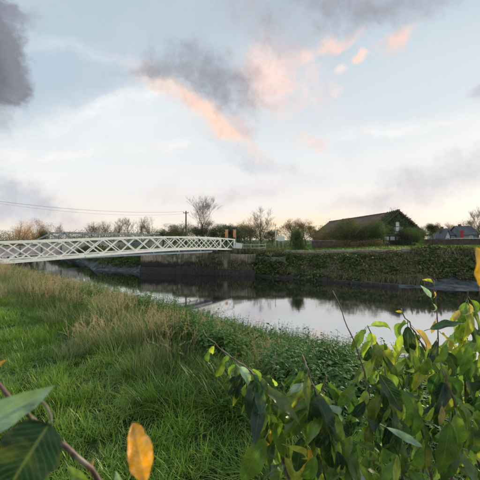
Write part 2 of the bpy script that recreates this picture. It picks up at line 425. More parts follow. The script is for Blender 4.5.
# ------------------------------------------------------------------ scatter (uncountable ground cover)
def src(name, mesh_list):
    obs = []
    for k, me in enumerate(mesh_list):
        obs.append(bpy.data.objects.new(name, me))
    return obs
def scatter(name, P, rot, scl, sources, label):
    P = np.asarray(P, np.float32)
    me = bpy.data.meshes.new(name); me.vertices.add(len(P)); me.vertices.foreach_set('co', P.ravel())
    a = me.attributes.new('rot', 'FLOAT_VECTOR', 'POINT'); a.data.foreach_set('vector', np.asarray(rot, np.float32).ravel())
    a = me.attributes.new('scl', 'FLOAT_VECTOR', 'POINT'); a.data.foreach_set('vector', np.asarray(scl, np.float32).ravel())
    a = me.attributes.new('pick', 'INT', 'POINT'); a.data.foreach_set('value', rng.integers(0, len(sources), len(P)).astype(np.int32))
    me.update()
    o = bpy.data.objects.new(name, me); COL.objects.link(o)
    ng = bpy.data.node_groups.new(name, 'GeometryNodeTree')
    ng.interface.new_socket('Geometry', in_out='INPUT', socket_type='NodeSocketGeometry')
    ng.interface.new_socket('Geometry', in_out='OUTPUT', socket_type='NodeSocketGeometry')
    N, L = ng.nodes, ng.links
    gi = N.new('NodeGroupInput'); go = N.new('NodeGroupOutput'); ip = N.new('GeometryNodeInstanceOnPoints')
    jn = N.new('GeometryNodeJoinGeometry')
    for s in sources:
        oi = N.new('GeometryNodeObjectInfo'); oi.inputs['Object'].default_value = s; oi.inputs['As Instance'].default_value = True
        L.new(oi.outputs['Geometry'], jn.inputs[0])
    def attr(nm, dt):
        n = N.new('GeometryNodeInputNamedAttribute'); n.data_type = dt; n.inputs[0].default_value = nm; return n.outputs[0]
    e2r = N.new('FunctionNodeEulerToRotation'); L.new(attr('rot', 'FLOAT_VECTOR'), e2r.inputs[0])
    L.new(gi.outputs[0], ip.inputs['Points']); L.new(jn.outputs[0], ip.inputs['Instance'])
    ip.inputs['Pick Instance'].default_value = True
    L.new(attr('pick', 'INT'), ip.inputs['Instance Index']); L.new(e2r.outputs[0], ip.inputs['Rotation'])
    L.new(attr('scl', 'FLOAT_VECTOR'), ip.inputs['Scale']); L.new(ip.outputs[0], go.inputs[0])
    md = o.modifiers.new('scatter', 'NODES'); md.node_group = ng
    return tag(o, label, kind='stuff')

def blade(mb, base, ang, lean, L, w, tint, segs=3, curl=1.):
    d = Vector((math.cos(ang), math.sin(ang), 0)); s = Vector((-d.y, d.x, 0))
    vs = []; p = Vector(base); th = lean*.3
    for i in range(segs+1):
        k = i/segs; ww = w*(1-k*.9)*.5
        if i < segs: vs += [p - s*ww, p + s*ww]
        else: vs.append(p.copy())
        th += lean*curl/segs
        p = p + (d*math.sin(th) + Vector((0,0,1))*math.cos(th))*(L/segs)
    fs = [(2*i, 2*i+1, 2*i+3, 2*i+2) for i in range(segs-1)] + [(2*segs-2, 2*segs-1, 2*segs)]
    mb.add(vs, fs, tint)
def clump(n, L, w, spread, m, lean=(.3,1.1), tr=(0,1), segs=3):
    mb = MB()
    for i in range(n):
        a = random.uniform(0, 6.28); r = spread*math.sqrt(random.random())
        a2 = a + random.uniform(-.9,.9)
        blade(mb, (math.cos(a)*r, math.sin(a)*r, -.02), a2, random.uniform(*lean), L*random.uniform(.5,1.1), w*random.uniform(.7,1.2), random.uniform(*tr), segs)
    return mb.mesh('grass_clump', m)
def leafquad(mb, p, d, L, w, tint, nrm=None):
    """small pointed leaf, folded on its midrib"""
    d = d.normalized(); s = d.cross(nrm if nrm is not None else Vector((0,0,1)))
    if s.length < .01: s = Vector((1,0,0))
    s.normalize(); n = s.cross(d)
    a = p; b_ = p + d*L*.45 + s*w*.5 + n*w*.15; c = p + d*L - n*L*.12; e = p + d*L*.45 - s*w*.5 + n*w*.15
    m_ = p + d*L*.5
    mb.add([a, b_, c, e, m_], [(0,1,4),(1,2,4),(2,3,4),(3,0,4)], tint)
def weed(H, nst, leafL, m, spread=.12):
    mb = MB()
    for s in range(nst):
        a = random.uniform(0, 6.28); b = Vector((math.cos(a), math.sin(a), 0))*spread*random.random()
        tip = b + Vector((math.cos(a)*H*random.uniform(0,.45), math.sin(a)*H*random.uniform(0,.45), H*random.uniform(.6,1.05)))
        mb.tube([b, tip], [.004,.002], 3, .8, False)
        nn = 9
        for k in range(nn):
            t_ = .15+.85*k/(nn-1); p = b.lerp(tip, t_)
            for sgn in (0, math.pi):
                aa = k*1.57 + sgn + random.uniform(-.4,.4) + a
                d = Vector((math.cos(aa), math.sin(aa), random.uniform(-.45,.35)))
                LL = leafL*(1.1-.55*t_)*random.uniform(.7,1.2)
                leafquad(mb, p, d, LL, LL*.55, random.random())
    return mb.mesh('weed', m)
def plumes(n, H, m, spread=.15):
    mb = MB()
    for i in range(n):
        a = random.uniform(0,6.28); b = Vector((math.cos(a), math.sin(a), 0))*spread*random.random()
        lean = random.uniform(.05,.4); pts = []; p = b.copy(); th = 0
        h = H*random.uniform(.7,1.1)
        for k in range(6):
            pts.append(p.copy()); th += lean/5*(1+k*.35)
            p = p + Vector((math.cos(a)*math.sin(th), math.sin(a)*math.sin(th), math.cos(th)))*h/5
        mb.tube(pts, [.0022]*5+[.0010], 3, random.uniform(0,.6), False)
        tn = random.uniform(.3,1)
        for k in range(26):
            f = .68+.32*k/25; q = f*5; i0 = min(int(q), 4); pp = pts[i0].lerp(pts[i0+1], q-i0)
            aa = random.uniform(0,6.28); d = Vector((math.cos(aa)*.5, math.sin(aa)*.5, .9))
            LL = .04*(1.3-(f-.68)*2)*random.uniform(.7,1.3)
            leafquad(mb, pp, d, LL, .007, min(1, tn*random.uniform(.8,1.2)))
    return mb.mesh('plume', m)

def pts_in(n, fn, dist_pow=1.6, dmin=1.0, dmax=26, pxr=(-60,540)):
    """random ground points spread over the view, denser nearby; fn(x,y)->probability"""
    out = []
    while len(out) < n:
        k = n*3
        d = dmin*(dmax/dmin)**rng.random(k); px = rng.uniform(*pxr, k)
        if dist_pow != 1: pass
        x = (px-CX)/F*d; y = d
        pr = fn(x, y); keep = rng.random(k) < pr
        out += list(zip(x[keep], y[keep]))
        if keep.sum() == 0: break
    a = np.array(out[:n]); return a
def make_scatter(name, P, sources, smin, smax, label, tilt=.15, zoff=0., sz=None):
    z = height(P[:,0], P[:,1]) + zoff
    n = len(P); rot = np.stack([rng.normal(0,tilt,n), rng.normal(0,tilt,n), rng.uniform(0,6.28,n)], 1)
    s = rng.uniform(smin, smax, n); sc = np.stack([s, s, s*(sz if sz is not None else 1)], 1)
    return scatter(name, np.column_stack([P, z]), rot, sc, sources, label)
def Q(x, y): return NQ[0]*x + NQ[1]*y
def wob(x, y): return .25*np.sin(x*1.3+y*.8)+.2*np.sin(x*2.9-y*1.7)+.12*np.sin(x*6+y*5)

def grid_pts(cell, fn, dmin, dmax, pxr=(-70,550), jit=.5):
    y = np.arange(dmin, dmax, cell); xm = max(abs(pxr[0]-CX), abs(pxr[1]-CX))/F*dmax
    x = np.arange(-xm, xm, cell); X_, Y_ = np.meshgrid(x, y); X_ = X_.ravel(); Y_ = Y_.ravel()
    X_ = X_ + rng.uniform(-jit, jit, X_.shape)*cell; Y_ = Y_ + rng.uniform(-jit, jit, X_.shape)*cell
    k = (X_ > (pxr[0]-CX)/F*Y_-.8) & (X_ < (pxr[1]-CX)/F*Y_+.8)
    X_, Y_ = X_[k], Y_[k]; k = rng.random(len(X_)) < fn(X_, Y_)
    return np.column_stack([X_[k], Y_[k]])
def slope_scatter(name, P, sources, smin, smax, label, tilt=.05, sz=None):
    x, y = P[:,0], P[:,1]; z = height(x, y); e = .25
    gx = (height(x+e, y)-height(x-e, y))/(2*e); gy = (height(x, y+e)-height(x, y-e))/(2*e)
    rot = np.zeros((len(P), 3)); a = rng.uniform(0, 6.28, len(P))
    for i in range(len(P)):
        n = Vector((-gx[i]+random.gauss(0,tilt), -gy[i]+random.gauss(0,tilt), 1)).normalized()
        q = Vector((0,0,1)).rotation_difference(n) @ Euler((0,0,a[i])).to_quaternion()
        rot[i] = q.to_euler()[:]
    s_ = rng.uniform(smin, smax, len(P)); sc = np.stack([np.ones(len(P)), np.ones(len(P)), s_*(sz if sz is not None else 1)], 1)
    return scatter(name, np.column_stack([P, z]), rot, sc, sources, label)
def blade_tile(n, half, L, w, m, lean, segs, tufts, tr=(0,1), spreadt=.05):
    """a square yard of blades growing in tufts"""
    mb = MB(); T_ = [(random.uniform(-half,half), random.uniform(-half,half), random.uniform(0,6.28), random.uniform(.55,1.3), random.uniform(-.22,.22)) for _ in range(tufts)]
    for i in range(n):
        tx, ty, ta, tl, tt = random.choice(T_); r = abs(random.gauss(0, spreadt)); a = random.uniform(0,6.28)
        b = (tx+math.cos(a)*r, ty+math.sin(a)*r, -.02)
        aa = a + random.gauss(0,.7) if random.random() < .6 else ta + random.gauss(0,.6)
        tn = min(1, max(0, random.uniform(*tr)+tt))
        if random.random() < .09: tn = 1
        blade(mb, b, aa, random.uniform(*lean), L*tl*random.uniform(.45,1.1), w*random.uniform(.6,1.25), tn, segs)
    return mb.mesh('grass_patch', m)
def weed_into(mb, o, H, nst, leafL, spread=.12, up=0.):
    for s_ in range(nst):
        a = random.uniform(0, 6.28); b = o + Vector((math.cos(a), math.sin(a), 0))*spread*random.random()
        tip = b + Vector((math.cos(a)*H*random.uniform(0,.45), math.sin(a)*H*random.uniform(0,.45), H*random.uniform(.5,1.1)))
        mb.tube([b, tip], [.004,.002], 3, .8, False)
        nn = random.randint(6, 9); base_t = random.random()
        for k in range(nn):
            t_ = .2+.8*k/(nn-1); p = b.lerp(tip, t_)
            for sgn in (0, math.pi):
                aa = k*1.57 + sgn + random.uniform(-.4,.4) + a
                d = Vector((math.cos(aa), math.sin(aa), random.uniform(-.5,.4)))
                LL = leafL*(1.1-.55*t_)*random.uniform(.6,1.25)
                leafquad(mb, p, d, LL, LL*random.uniform(.4,.6), min(1, max(0, base_t*.6+random.random()*.5)))
def weed_tile(half, specs):
    mb = MB()
    for cnt, H, nst, ll in specs:
        for _ in range(cnt): weed_into(mb, Vector((random.uniform(-half,half), random.uniform(-half,half), -.02)), H*random.uniform(.6,1.2), nst, ll)
    return mb.mesh('weed_patch', M['weed'])
def plume_tile(half, n, H):
    mb = MB()
    for i in range(n):
        a = random.uniform(0,6.28); b = Vector((random.uniform(-half,half), random.uniform(-half,half), -.02))
        lean = random.uniform(.05,.5); pts = []; p = b.copy(); th = 0; h = H*random.uniform(.55,1.15)
        for k in range(6):
            pts.append(p.copy()); th += lean/5*(1+k*.4)
            p = p + Vector((math.cos(a)*math.sin(th), math.sin(a)*math.sin(th), math.cos(th)))*h/5
        mb.tube(pts, [.0022]*5+[.0010], 3, random.uniform(0,.8), False)
        tn = random.uniform(.2,1)
        for k in range(22):
            f = .66+.34*k/21; q = f*5; i0 = min(int(q), 4); pp = pts[i0].lerp(pts[i0+1], q-i0)
            aa = random.uniform(0,6.28); d = Vector((math.cos(aa)*.5, math.sin(aa)*.5, .9))
            LL = .034*(1.3-(f-.66)*2)*random.uniform(.6,1.3)
            leafquad(mb, pp, d, LL, .006, min(1, tn*random.uniform(.7,1.2)))
    return mb.mesh('plume_patch', M['plume'])
def edge(y): return np.interp(y, [2,5,13,22], [2.0,2.4,3.0,3.4])
def hscale(x, y):
    """growth is lower towards the right of the crest"""
    px = x/y*F+CX; return np.interp(px, [0, 120, 220, 320], [1., .85, .62, .6])
def build_near_cover():
    lawn_src = src('grass_patch', [blade_tile(1200, .30, .135, .0085, M['lawn'], (.3,1.9), 4, 60) for _ in range(5)])
    P = grid_pts(.42, lambda x, y: (Q(x,y) < edge(y)+.25+wob(x,y))*1., .9, 26)
    k = .8+.55*np.clip(np.sin(P[:,0]*2.3+P[:,1]*1.1)*np.sin(P[:,0]*.9-P[:,1]*2.1)+.3, 0, 1)
    slope_scatter('grass', P, lawn_src, .65, 1.35, 'short bright green lawn grass on the near bank', sz=k)
    tuss = src('grass_clump', [clump(110, .40, .0085, .13, M['tallgreen'], (.4,2.0), segs=5) for _ in range(5)])
    P = pts_in(330, lambda x, y: np.exp(-((Q(x,y)-edge(y)-.1-wob(x,y))/.38)**2)*(y < 11)+.02*(Q(x,y) < 1.7)*(y>3.), dmin=1.6, dmax=14, pxr=(-40,420))
    slope_scatter('long_grass', P, tuss, .5, 1.2, 'long arching green grass along the edge of the lawn', .12)
    tall = src('grass_patch', [blade_tile(330, .28, .50, .0065, M['tall'], (.1,1.1), 4, 26, (0,1), .06) for _ in range(5)])
    f = lambda x, y: np.clip(1.5-np.abs(Q(x,y)-edge(y)-1.15-wob(x,y))/1.3, 0, 1)*np.clip((y-2.2)/1.6, .0, 1)*np.clip((1.6-x)/2., 0, 1)
    P = grid_pts(.40, lambda x, y: np.clip(f(x,y)+.16*(Q(x,y)>3)*(Q(x,y)<10)*(x<2)*(y>4), 0, 1), 2.6, 34, (-60, 340))
    slope_scatter('tall_grass', P, tall, .6, 1.15, 'tall straw and green grass growing thickly along the bank crest', .1, hscale(P[:,0], P[:,1]))
    pl = src('plume_patch', [plume_tile(.3, 38, .64) for _ in range(4)])
    g_ = lambda x, y: np.clip(1.2-np.abs(Q(x,y)-edge(y)-1.0-wob(x,y))/1.3, 0, 1)*np.clip((y-2.6)/1.6, 0, 1)*np.clip((1.2-x)/2., 0, 1)
    P = grid_pts(.46, lambda x, y: np.clip(g_(x,y)+.06*(Q(x,y)>3)*(Q(x,y)<9)*(x<1)*(y>5), 0, 1), 2.8, 34, (-60, 320))
    slope_scatter('grass_seed_heads', P, pl, .6, 1.1, 'pinkish tan seed plumes standing over the tall grass', .1, hscale(P[:,0], P[:,1]))
    wd = src('weed_patch', [weed_tile(.28, [(4,.42,4,.10),(4,.26,5,.075)]) for _ in range(4)] + [weed_tile(.28, [(2,.55,4,.11),(5,.22,6,.065)]) for _ in range(3)])
    P = grid_pts(.36, lambda x, y: np.clip((Q(x,y)-edge(y)+.25-wob(x,y)*.6)/.8, 0, 1)*(Q(x,y) < 10.9)*np.clip(.75+x*.15, .4, 1), 1.2, 32)
    slope_scatter('bank_weeds', P, wd, .6, 1.2, 'dense green leafy weeds covering the near bank slope', .15, np.clip(1.15-.5*np.exp(-((Q(P[:,0],P[:,1])-4)/1.5)**2)*(P[:,0]>-1.), .5, 1.2))
    P = pts_in(900, lambda x, y: (Q(x,y)-edge(y) > .5)*(Q(x,y) < 10.5)*(np.sin(x*1.9+y*.7)*np.sin(y*1.6-x*.8) > .1), dmin=1.8, dmax=30, pxr=(-40,520))
    big = src('weed', [weed(.55, 6, .13, M['weed'], .2) for _ in range(3)] + [weed(.7, 5, .10, M['weed'], .22) for _ in range(2)])
    slope_scatter('bank_nettles', P, big, .5, 1.15, 'clumps of taller broad leaved weeds on the near bank', .2, np.where(P[:,0]/P[:,1] > -.2, .75, .9))
    wf = src('weed', [weed(.95, 4, .09, M['weed'], .2) for _ in range(4)] + [clump(16, .8, .006, .1, M['tall'], (.1,.7), (0,1), 4)])
    P = pts_in(900, lambda x, y: (np.abs(Q(x,y)-9.8) < 1.2)*1., dmin=8, dmax=36)
    slope_scatter('waterside_weeds', P, wf, .6, 1.25, 'straggling green weeds at the foot of the near bank', .15, np.where(P[:,0] < -3, 1.35, .85))
build_near_cover()

# ------------------------------------------------------------------ far bank cover
def build_far_cover():
    def hang(n, L, m):
        mb = MB()
        for i in range(n):
            a = random.uniform(0,6.28); b = Vector((random.gauss(0,.25), random.gauss(0,.15), .1))
            d = Vector((random.gauss(0,.25), -abs(random.gauss(.25,.2)), 0)); pts = [b]
            l = L*random.uniform(.4,1.1)
            for k in range(4): pts.append(pts[-1] + Vector((d.x*.25, d.y*.35*(1-k*.2), .12 if k == 0 else -l/4)))
            s = Vector((1,0,0))*.018
            vs = [];
            for p in pts: vs += [p-s, p+s]
            mb.add(vs, [(2*i_, 2*i_+1, 2*i_+3, 2*i_+2) for i_ in range(4)], random.random())
        return mb.mesh('strand', m)
    def bushy(n, r, leaf, m):
        mb = MB()
        for i in range(n):
            v = Vector((random.gauss(0,1), random.gauss(0,1), random.gauss(0,1))).normalized()*r*random.random()**.4
            v.z = abs(v.z)*.8
            d = Vector((random.gauss(0,1), random.gauss(0,1), random.gauss(0,.6)))
            leafquad(mb, v, d, leaf*random.uniform(.6,1.3), leaf*.6, random.random(), Vector((random.gauss(0,1),random.gauss(0,1),1)))
        return mb.mesh('bramble', m)
    br = src('bramble', [bushy(170, .6, .14, M['farweed']) for _ in range(3)] + [bushy(60, .7, .26, M['farweed']) for _ in range(1)] + [bushy(120, .5, .12, M['dead']) for _ in range(1)])
    hg = src('strand', [hang(26, 1.3, M['dead']) for _ in range(3)])
    hgr = src('strand', [hang(26, 1.2, M['farweed']) for _ in range(2)])
    def bank(n, x0, x1, t0, t1, py=1.):
        x = rng.uniform(x0, x1, n); t = t0+(t1-t0)*rng.random(n)**py
        ff = np.interp(x, FX, FFT); ft = np.interp(x, FX, FTP); return np.column_stack([x, ff+(ft-ff)*t])
    P = np.vstack([bank(1500, 2.2, 13, .40, .80), bank(260, 2.2, 13, .05, .4), bank(400, 12, 16, .36, .84), bank(1400, 14, 40, .42, .90), bank(110, 20, 34, .9, 1.04), bank(700, -60, -13.6, .34, 1.1), bank(90, -9, 2, .5, .95)])
    gap = np.sin(P[:,0]*1.1+P[:,1]*.6)*np.sin(P[:,0]*.47-P[:,1]*1.3+2)+.5*np.sin(P[:,0]*2.7+1)*np.sin(P[:,1]*3.1)
    P = P[(gap > -.12) | (rng.random(len(P)) < .25)]
    make_scatter('bank_brambles', P, br, .3, 1.7, 'dark tangled brambles spilling down the far bank', .3)
    P = np.vstack([bank(2000, 5.6, 18, .22, .86), bank(150, 2., 5.6, .8, .95), bank(330, -7, 2., .1, .8), bank(420, 14, 34, .6, .95), bank(70, -9, 1.8, 1.0, 1.12)])
    rot = None
    z = height(P[:,0], P[:,1]) + .3; n = len(P)
    scatter('hanging_stems', np.column_stack([P, z]), np.stack([rng.normal(0,.1,n), rng.normal(0,.1,n), rng.normal(-.2,.3,n)],1),
            np.repeat(rng.uniform(.5,1.1,n)[:,None], 3, 1), hg+hgr, 'dry and green stems hanging down the far bank wall')
    tf = src('grass_clump', [clump(40, .5, .03, .35, M['farweed'], (.2,.9)) for _ in range(2)] + [clump(40, .38, .03, .35, M['tallgreen'], (.2,.9)) for _ in range(2)])
    P = np.vstack([bank(900, -60, -13.4, .45, 1.8), bank(700, 2, 40, 1.0, 2.5), bank(500, -13, 12, 1.2, 9)])
    make_scatter('far_grass', P, tf, .6, 1.2, 'rough dark green grass on top of the far bank', .1)
    fs = clump(30, .3, .03, .4, M['lawn'], (.2,.9)); 
    k = 5000; x = rng.uniform(8, 75, k); y = np.interp(x, FX, FTP)+1.5+40*rng.random(k)**1.6
    make_scatter('meadow_grass', np.column_stack([x, y]), src('grass_clump', [fs]), .8, 1.5, 'bright green meadow grass behind the far bank', .1)
build_far_cover()

# ------------------------------------------------------------------ white lattice footbridge
B0 = Vector((-15.6, 20.8, 0)); B1 = Vector((-.75, 41.75, 0)); BD = (B1-B0).normalized(); BN = Vector((BD.y, -BD.x, 0))  # BN towards the camera
PANEL = 1.69; NP = 19
def bz(s):
    """height of the bottom chord above datum; s = distance back from the far end"""
    return float(np.polyval(CAMBER, s))
CAMBER = np.polyfit([0, 5, 9.9, 17.6, 22, 25.5, 32.1], [.36, .56, .62, .42, .24, .14, .08], 4)
def bp(s, side, z=0.): return B1 - BD*s + BN*(0 if side == 0 else -2.3) + Vector((0,0,bz(s)+z))
def build_bridge():
    root = empty('footbridge', (B1.x, B1.y, 0), 'white arched lattice footbridge crossing the river at left', 'bridge')
    H = 1.3
    for side in (0, 1):
        for z, w, h, nm in ((H, .13, .15, 'top_chord'), (0, .16, .20, 'bottom_chord')):
            mb = MB()
            for k in range(NP): mb.bar(bp(k*PANEL, side, z), bp((k+1)*PANEL, side, z), w, h)
            mb.build(nm, M['white_paint'], root)
        for k in range(NP):
            for dz0, dz1, off in ((0, H, .024), (H, 0, -.024)):
                o_ = BN*off
                mb = MB(); mb.bar(bp(k*PANEL+.05, side, dz0+(.07 if dz0 == 0 else -.05))+o_, bp((k+1)*PANEL-.05, side, dz1+(.07 if dz1 == 0 else -.05))+o_, .045, .085)
                mb.build('brace', M['white_paint'], root)
        for s in (0, NP*PANEL):
            mb = MB(); mb.bar(bp(s, side, -.12), bp(s, side, H+.07), .15, .15, up=BD); mb.build('end_post', M['white_paint'], root)
        for k in range(NP+1):
            for dz in (.03, H-.03):
                mb = MB(); c_ = bp(k*PANEL, side, dz)+BN*.05
                mb.bar(c_-BD*.12, c_+BD*.12, .012, .24); mb.build('gusset_plate', M['white_paint'], root)
    # deck boards laid across, on two joists
    for k in range(NP*2):
        s0 = k*PANEL/2+.02; s1 = (k+1)*PANEL/2-.02
        mb = MB(); a = bp((s0+s1)/2, 0, -.02)-BN*.12; b = bp((s0+s1)/2, 1, -.02)+BN*.12
        mb.bar(a, b, s1-s0, .06); mb.build('deck_board', M['deck'], root)
    for k in range(0, NP+1, 2):
        mb = MB(); mb.bar(bp(k*PANEL, 0, -.16)-BN*.08, bp(k*PANEL, 1, -.16)+BN*.08, .12, .18); mb.build('cross_beam', M['blue_steel'], root)
    for side in (0, 1):
        # pipe hung level beneath the arch, with its hangers
        mb = MB(); zt = .24; s_list = np.linspace(4.5, 23.5, 10)
        o_ = (BN if side == 0 else -BN)*.02
        pts = [B1 - BD*s + BN*(0 if side == 0 else -2.3) + Vector((0,0,zt-.02*abs(s-14)*.1)) for s in s_list]
        for a, b in zip(pts, pts[1:]): mb.bar(a, b, .14, .15)
        mb.build('tie_beam', M['blue_steel'], root)
        for s in np.arange(6.5, 22, 2*PANEL):
            a = B1 - BD*s + BN*(0 if side == 0 else -2.3); mb = MB()
            mb.bar(a+Vector((0,0,zt+.07)), a+Vector((0,0,bz(s)-.09)), .16, .10, up=BD); mb.build('hanger', M['blue_steel'], root)
    for s in (1.2, NP*PANEL-.6):
        mb = MB(); c = B1-BD*s-BN*1.15; a = math.atan2(BD.y, BD.x)
        MM = Matrix.Translation(c) @ Matrix.Rotation(a, 4, 'Z')
        mb.box((-.5,-1.2,-3.6),(.5,1.2,bz(s)-.27), MM); mb.build('abutment', M['concrete'], root)
build_bridge()

# wing panel and rails at the bridge's far end
def rail_fence(pts, label, h=1.05, name='guard_rail', m='galv', rails=(.95,.5), grp=None):
    p0 = pts[0]; root = empty(name, (p0[0], p0[1], float(height(*p0))), label, 'railing', grp)
    P3 = [Vector((x, y, float(height(x, y)))) for x, y in pts]
    for p in P3:
        mb = MB(); mb.bar(p-Vector((0,0,.3)), p+Vector((0,0,h)), .07, .07, up=Vector((0,1,0))); mb.build('post', M[m], root)
    for z in rails:
        mb = MB()
        for a, b in zip(P3, P3[1:]): mb.bar(a+Vector((0,-.05,z)), b+Vector((0,-.05,z)), .05, .08)
        mb.build('rail', M[m], root)
    return root
wr = empty('wing_panel', (-.5, 42.0, 0), 'solid pale panel joining the end of the white footbridge', 'panel')
mb = MB(); mb.bar((-.62,41.95,.75),(.25,42.2,.62),.06,.9); mb.build('panel', M['white_paint'], wr)
mb = MB(); mb.bar((-.62,41.95,1.24),(.25,42.2,1.10),.10,.08); mb.build('handrail', M['white_paint'], wr)
rail_fence([(.4,42.4),(1.5,43),(2.6,43.8),(3.6,45)], 'pale grey two rail barrier just right of the footbridge end', 1.15)

# concrete retaining wall under the bridge end, and overgrown wall further right
def wall_seg(root, a, b, z0, z1, th, m, nm='panel', label=None):
    a = Vector(a); b = Vector(b); d = (b-a).normalized(); n = Vector((-d.y, d.x))
    mb = MB(); L = (b-a).length
    MM = Matrix.Translation(Vector((a.x, a.y, 0))) @ Matrix.Rotation(math.atan2(d.y, d.x), 4, 'Z')
    mb.box((0.008, 0, z0), (L-.008, th, z1), MM); return mb.build(nm, m, root, bevel=.02, label=label)
def build_walls():
    w = empty('retaining_wall', (-13, 43, WATER), 'pale stained concrete retaining wall below the far end of the footbridge', 'wall')
    xs = np.linspace(-13.4, 1.9, 7)
    fy = lambda x: float(np.interp(x, [-13.4, 2], [43.05, 39.7]))
    for i in range(6):
        wall_seg(w, (xs[i], fy(xs[i])), (xs[i+1], fy(xs[i+1])), -3.9+.0, [-.45,-.4,-.12,-.05,-.14,-.2][i], .9, M['wall_concrete'])
    for i in range(3):
        a, b = xs[i*2], xs[i*2+2]
        wall_seg(w, (a, fy(a)-.45), (b, fy(b)-.45), -3.9, [-2.0,-1.8,-2.1][i], .40, M['dark_wood'], 'footing')
    mb = MB()
    for i in range(6): pass
    rs_ = random.Random(2)
    l = empty('river_edging', (5, 36, WATER), 'low dark timber edging at the foot of the far bank', 'edging')
    pts = [(x, float(np.interp(x, FX, FFT))-.1) for x in np.linspace(2, 14.5, 8)]
    for a, b in zip(pts, pts[1:]): wall_seg(l, a, b, -3.9, -2.38-rs_.uniform(0,.16), .35, M['dark_wood'], 'plank')
    kb = empty('bank_coping', (8, 40.5, 0), 'long tan concrete coping along the top of the overgrown far bank', 'coping')
    pts = [(x, float(np.interp(x, FX, FTP))-.15) for x in np.linspace(2.1, 20, 13)]
    for k, (a, b) in enumerate(zip(pts, pts[1:])):
        z0 = float(height(a[0], a[1]+.4)); wall_seg(kb, a, b, z0-.7, z0+[.30,.24,.32][k % 3]-.06, .5, M['path'], 'coping_block')
    g = empty('old_wall', (2.2, 39.5, WATER), 'algae green concrete wall half hidden by hanging stems right of the bridge', 'wall')
    pts = [(x, float(np.interp(x, FX, FFT))*.6+float(np.interp(x, FX, FTP))*.4-.2) for x in np.linspace(2.1, 5.4, 3)]
    for a, b in zip(pts, pts[1:]): wall_seg(g, a, b, -3.2, -.5, .4, M['concrete_green'])
build_walls()

# ------------------------------------------------------------------ steel bridge further up river
def build_back_bridge():
    A = Vector((-38.2, 62, 0)); B = Vector((-20.8, 97, 0)); D = (B-A).normalized(); N_ = Vector((-D.y, D.x, 0)); L = (B-A).length
    root = empty('truss_bridge', (A.x, A.y, 0), 'dull blue grey steel truss bridge behind the white footbridge', 'bridge')
    n = 9
    for side in (0, 1):
        o = N_*(4.5*side); P = [A + D*(L*k/n) + o for k in range(n+1)]
        z0, z1 = .75, 3.1; Z = Vector((0,0,1))
        mb = MB(); mb.bar(P[1]+Z*z1, P[-1]+Z*z1, .35, .42); mb.build('top_chord', M['back_steel'], root)
        mb = MB(); mb.bar(P[0]-D*1+Z*z0, P[-1]+Z*z0, .35, .5); mb.build('bottom_chord', M['back_steel'], root)
        for k in range(n):
            q = MB(); lo, hi = (P[k], P[k+1]) if k % 2 == 0 else (P[k+1], P[k])
            q.bar(lo+Z*(z0+.2), hi+Z*(z1-.15), .22, .22); q.build('diagonal', M['back_steel'], root)
            q = MB(); q.bar(P[k+1]+Z*(z0+.2), P[k+1]+Z*(z1+(.25 if k in (0,2,5) else -.1)), .2, .2, up=D); q.build('post', M['galv' if k in (0,2,5) else 'back_steel'], root)
    M['girder'] = mat('grey_girder_plate', (.2,.19,.2), .6, noisy((.16,.155,.165),(.27,.255,.265), .8, .15))
    ng_ = 14
    for k in range(ng_):
        a = A-D*16+(D*(L+16))*(k/ng_)+D*.04; b = A-D*16+(D*(L+16))*((k+1)/ng_)-D*.04
        mb = MB(); mb.bar(a-N_*.22+Vector((0,0,-.32)), b-N_*.22+Vector((0,0,-.32)), .07, 1.65); mb.build('girder_plate', M['girder'], root)
        mb = MB(); mb.bar(b+D*.04-N_*.30+Vector((0,0,-1.12)), b+D*.04-N_*.30+Vector((0,0,.48)), .12, .08, up=D); mb.build('stiffener', M['back_steel'], root)
    mb = MB(); mb.bar(A-D*16-N_*.24+Vector((0,0,-1.22)), B-N_*.24+Vector((0,0,-1.22)), .36, .13); mb.build('bottom_flange', M['galv'], root)
    mb = MB(); mb.bar(A-D*1+N_*2.25+Vector((0,0,.62)), B+N_*2.25+Vector((0,0,.62)), 4.3, .25); mb.build('deck', M['concrete'], root)
    for s in (-15, L*.5, L):
        c = A + D*s + N_*2.25; MM = Matrix.Translation(c) @ Matrix.Rotation(math.atan2(D.y, D.x), 4, 'Z')
        mb = MB(); mb.box((-.7,-2.6,-4.2),(.7,2.6,-1.29 if s < 0 else .48), MM); mb.build('pier', M['concrete'], root)
build_back_bridge()

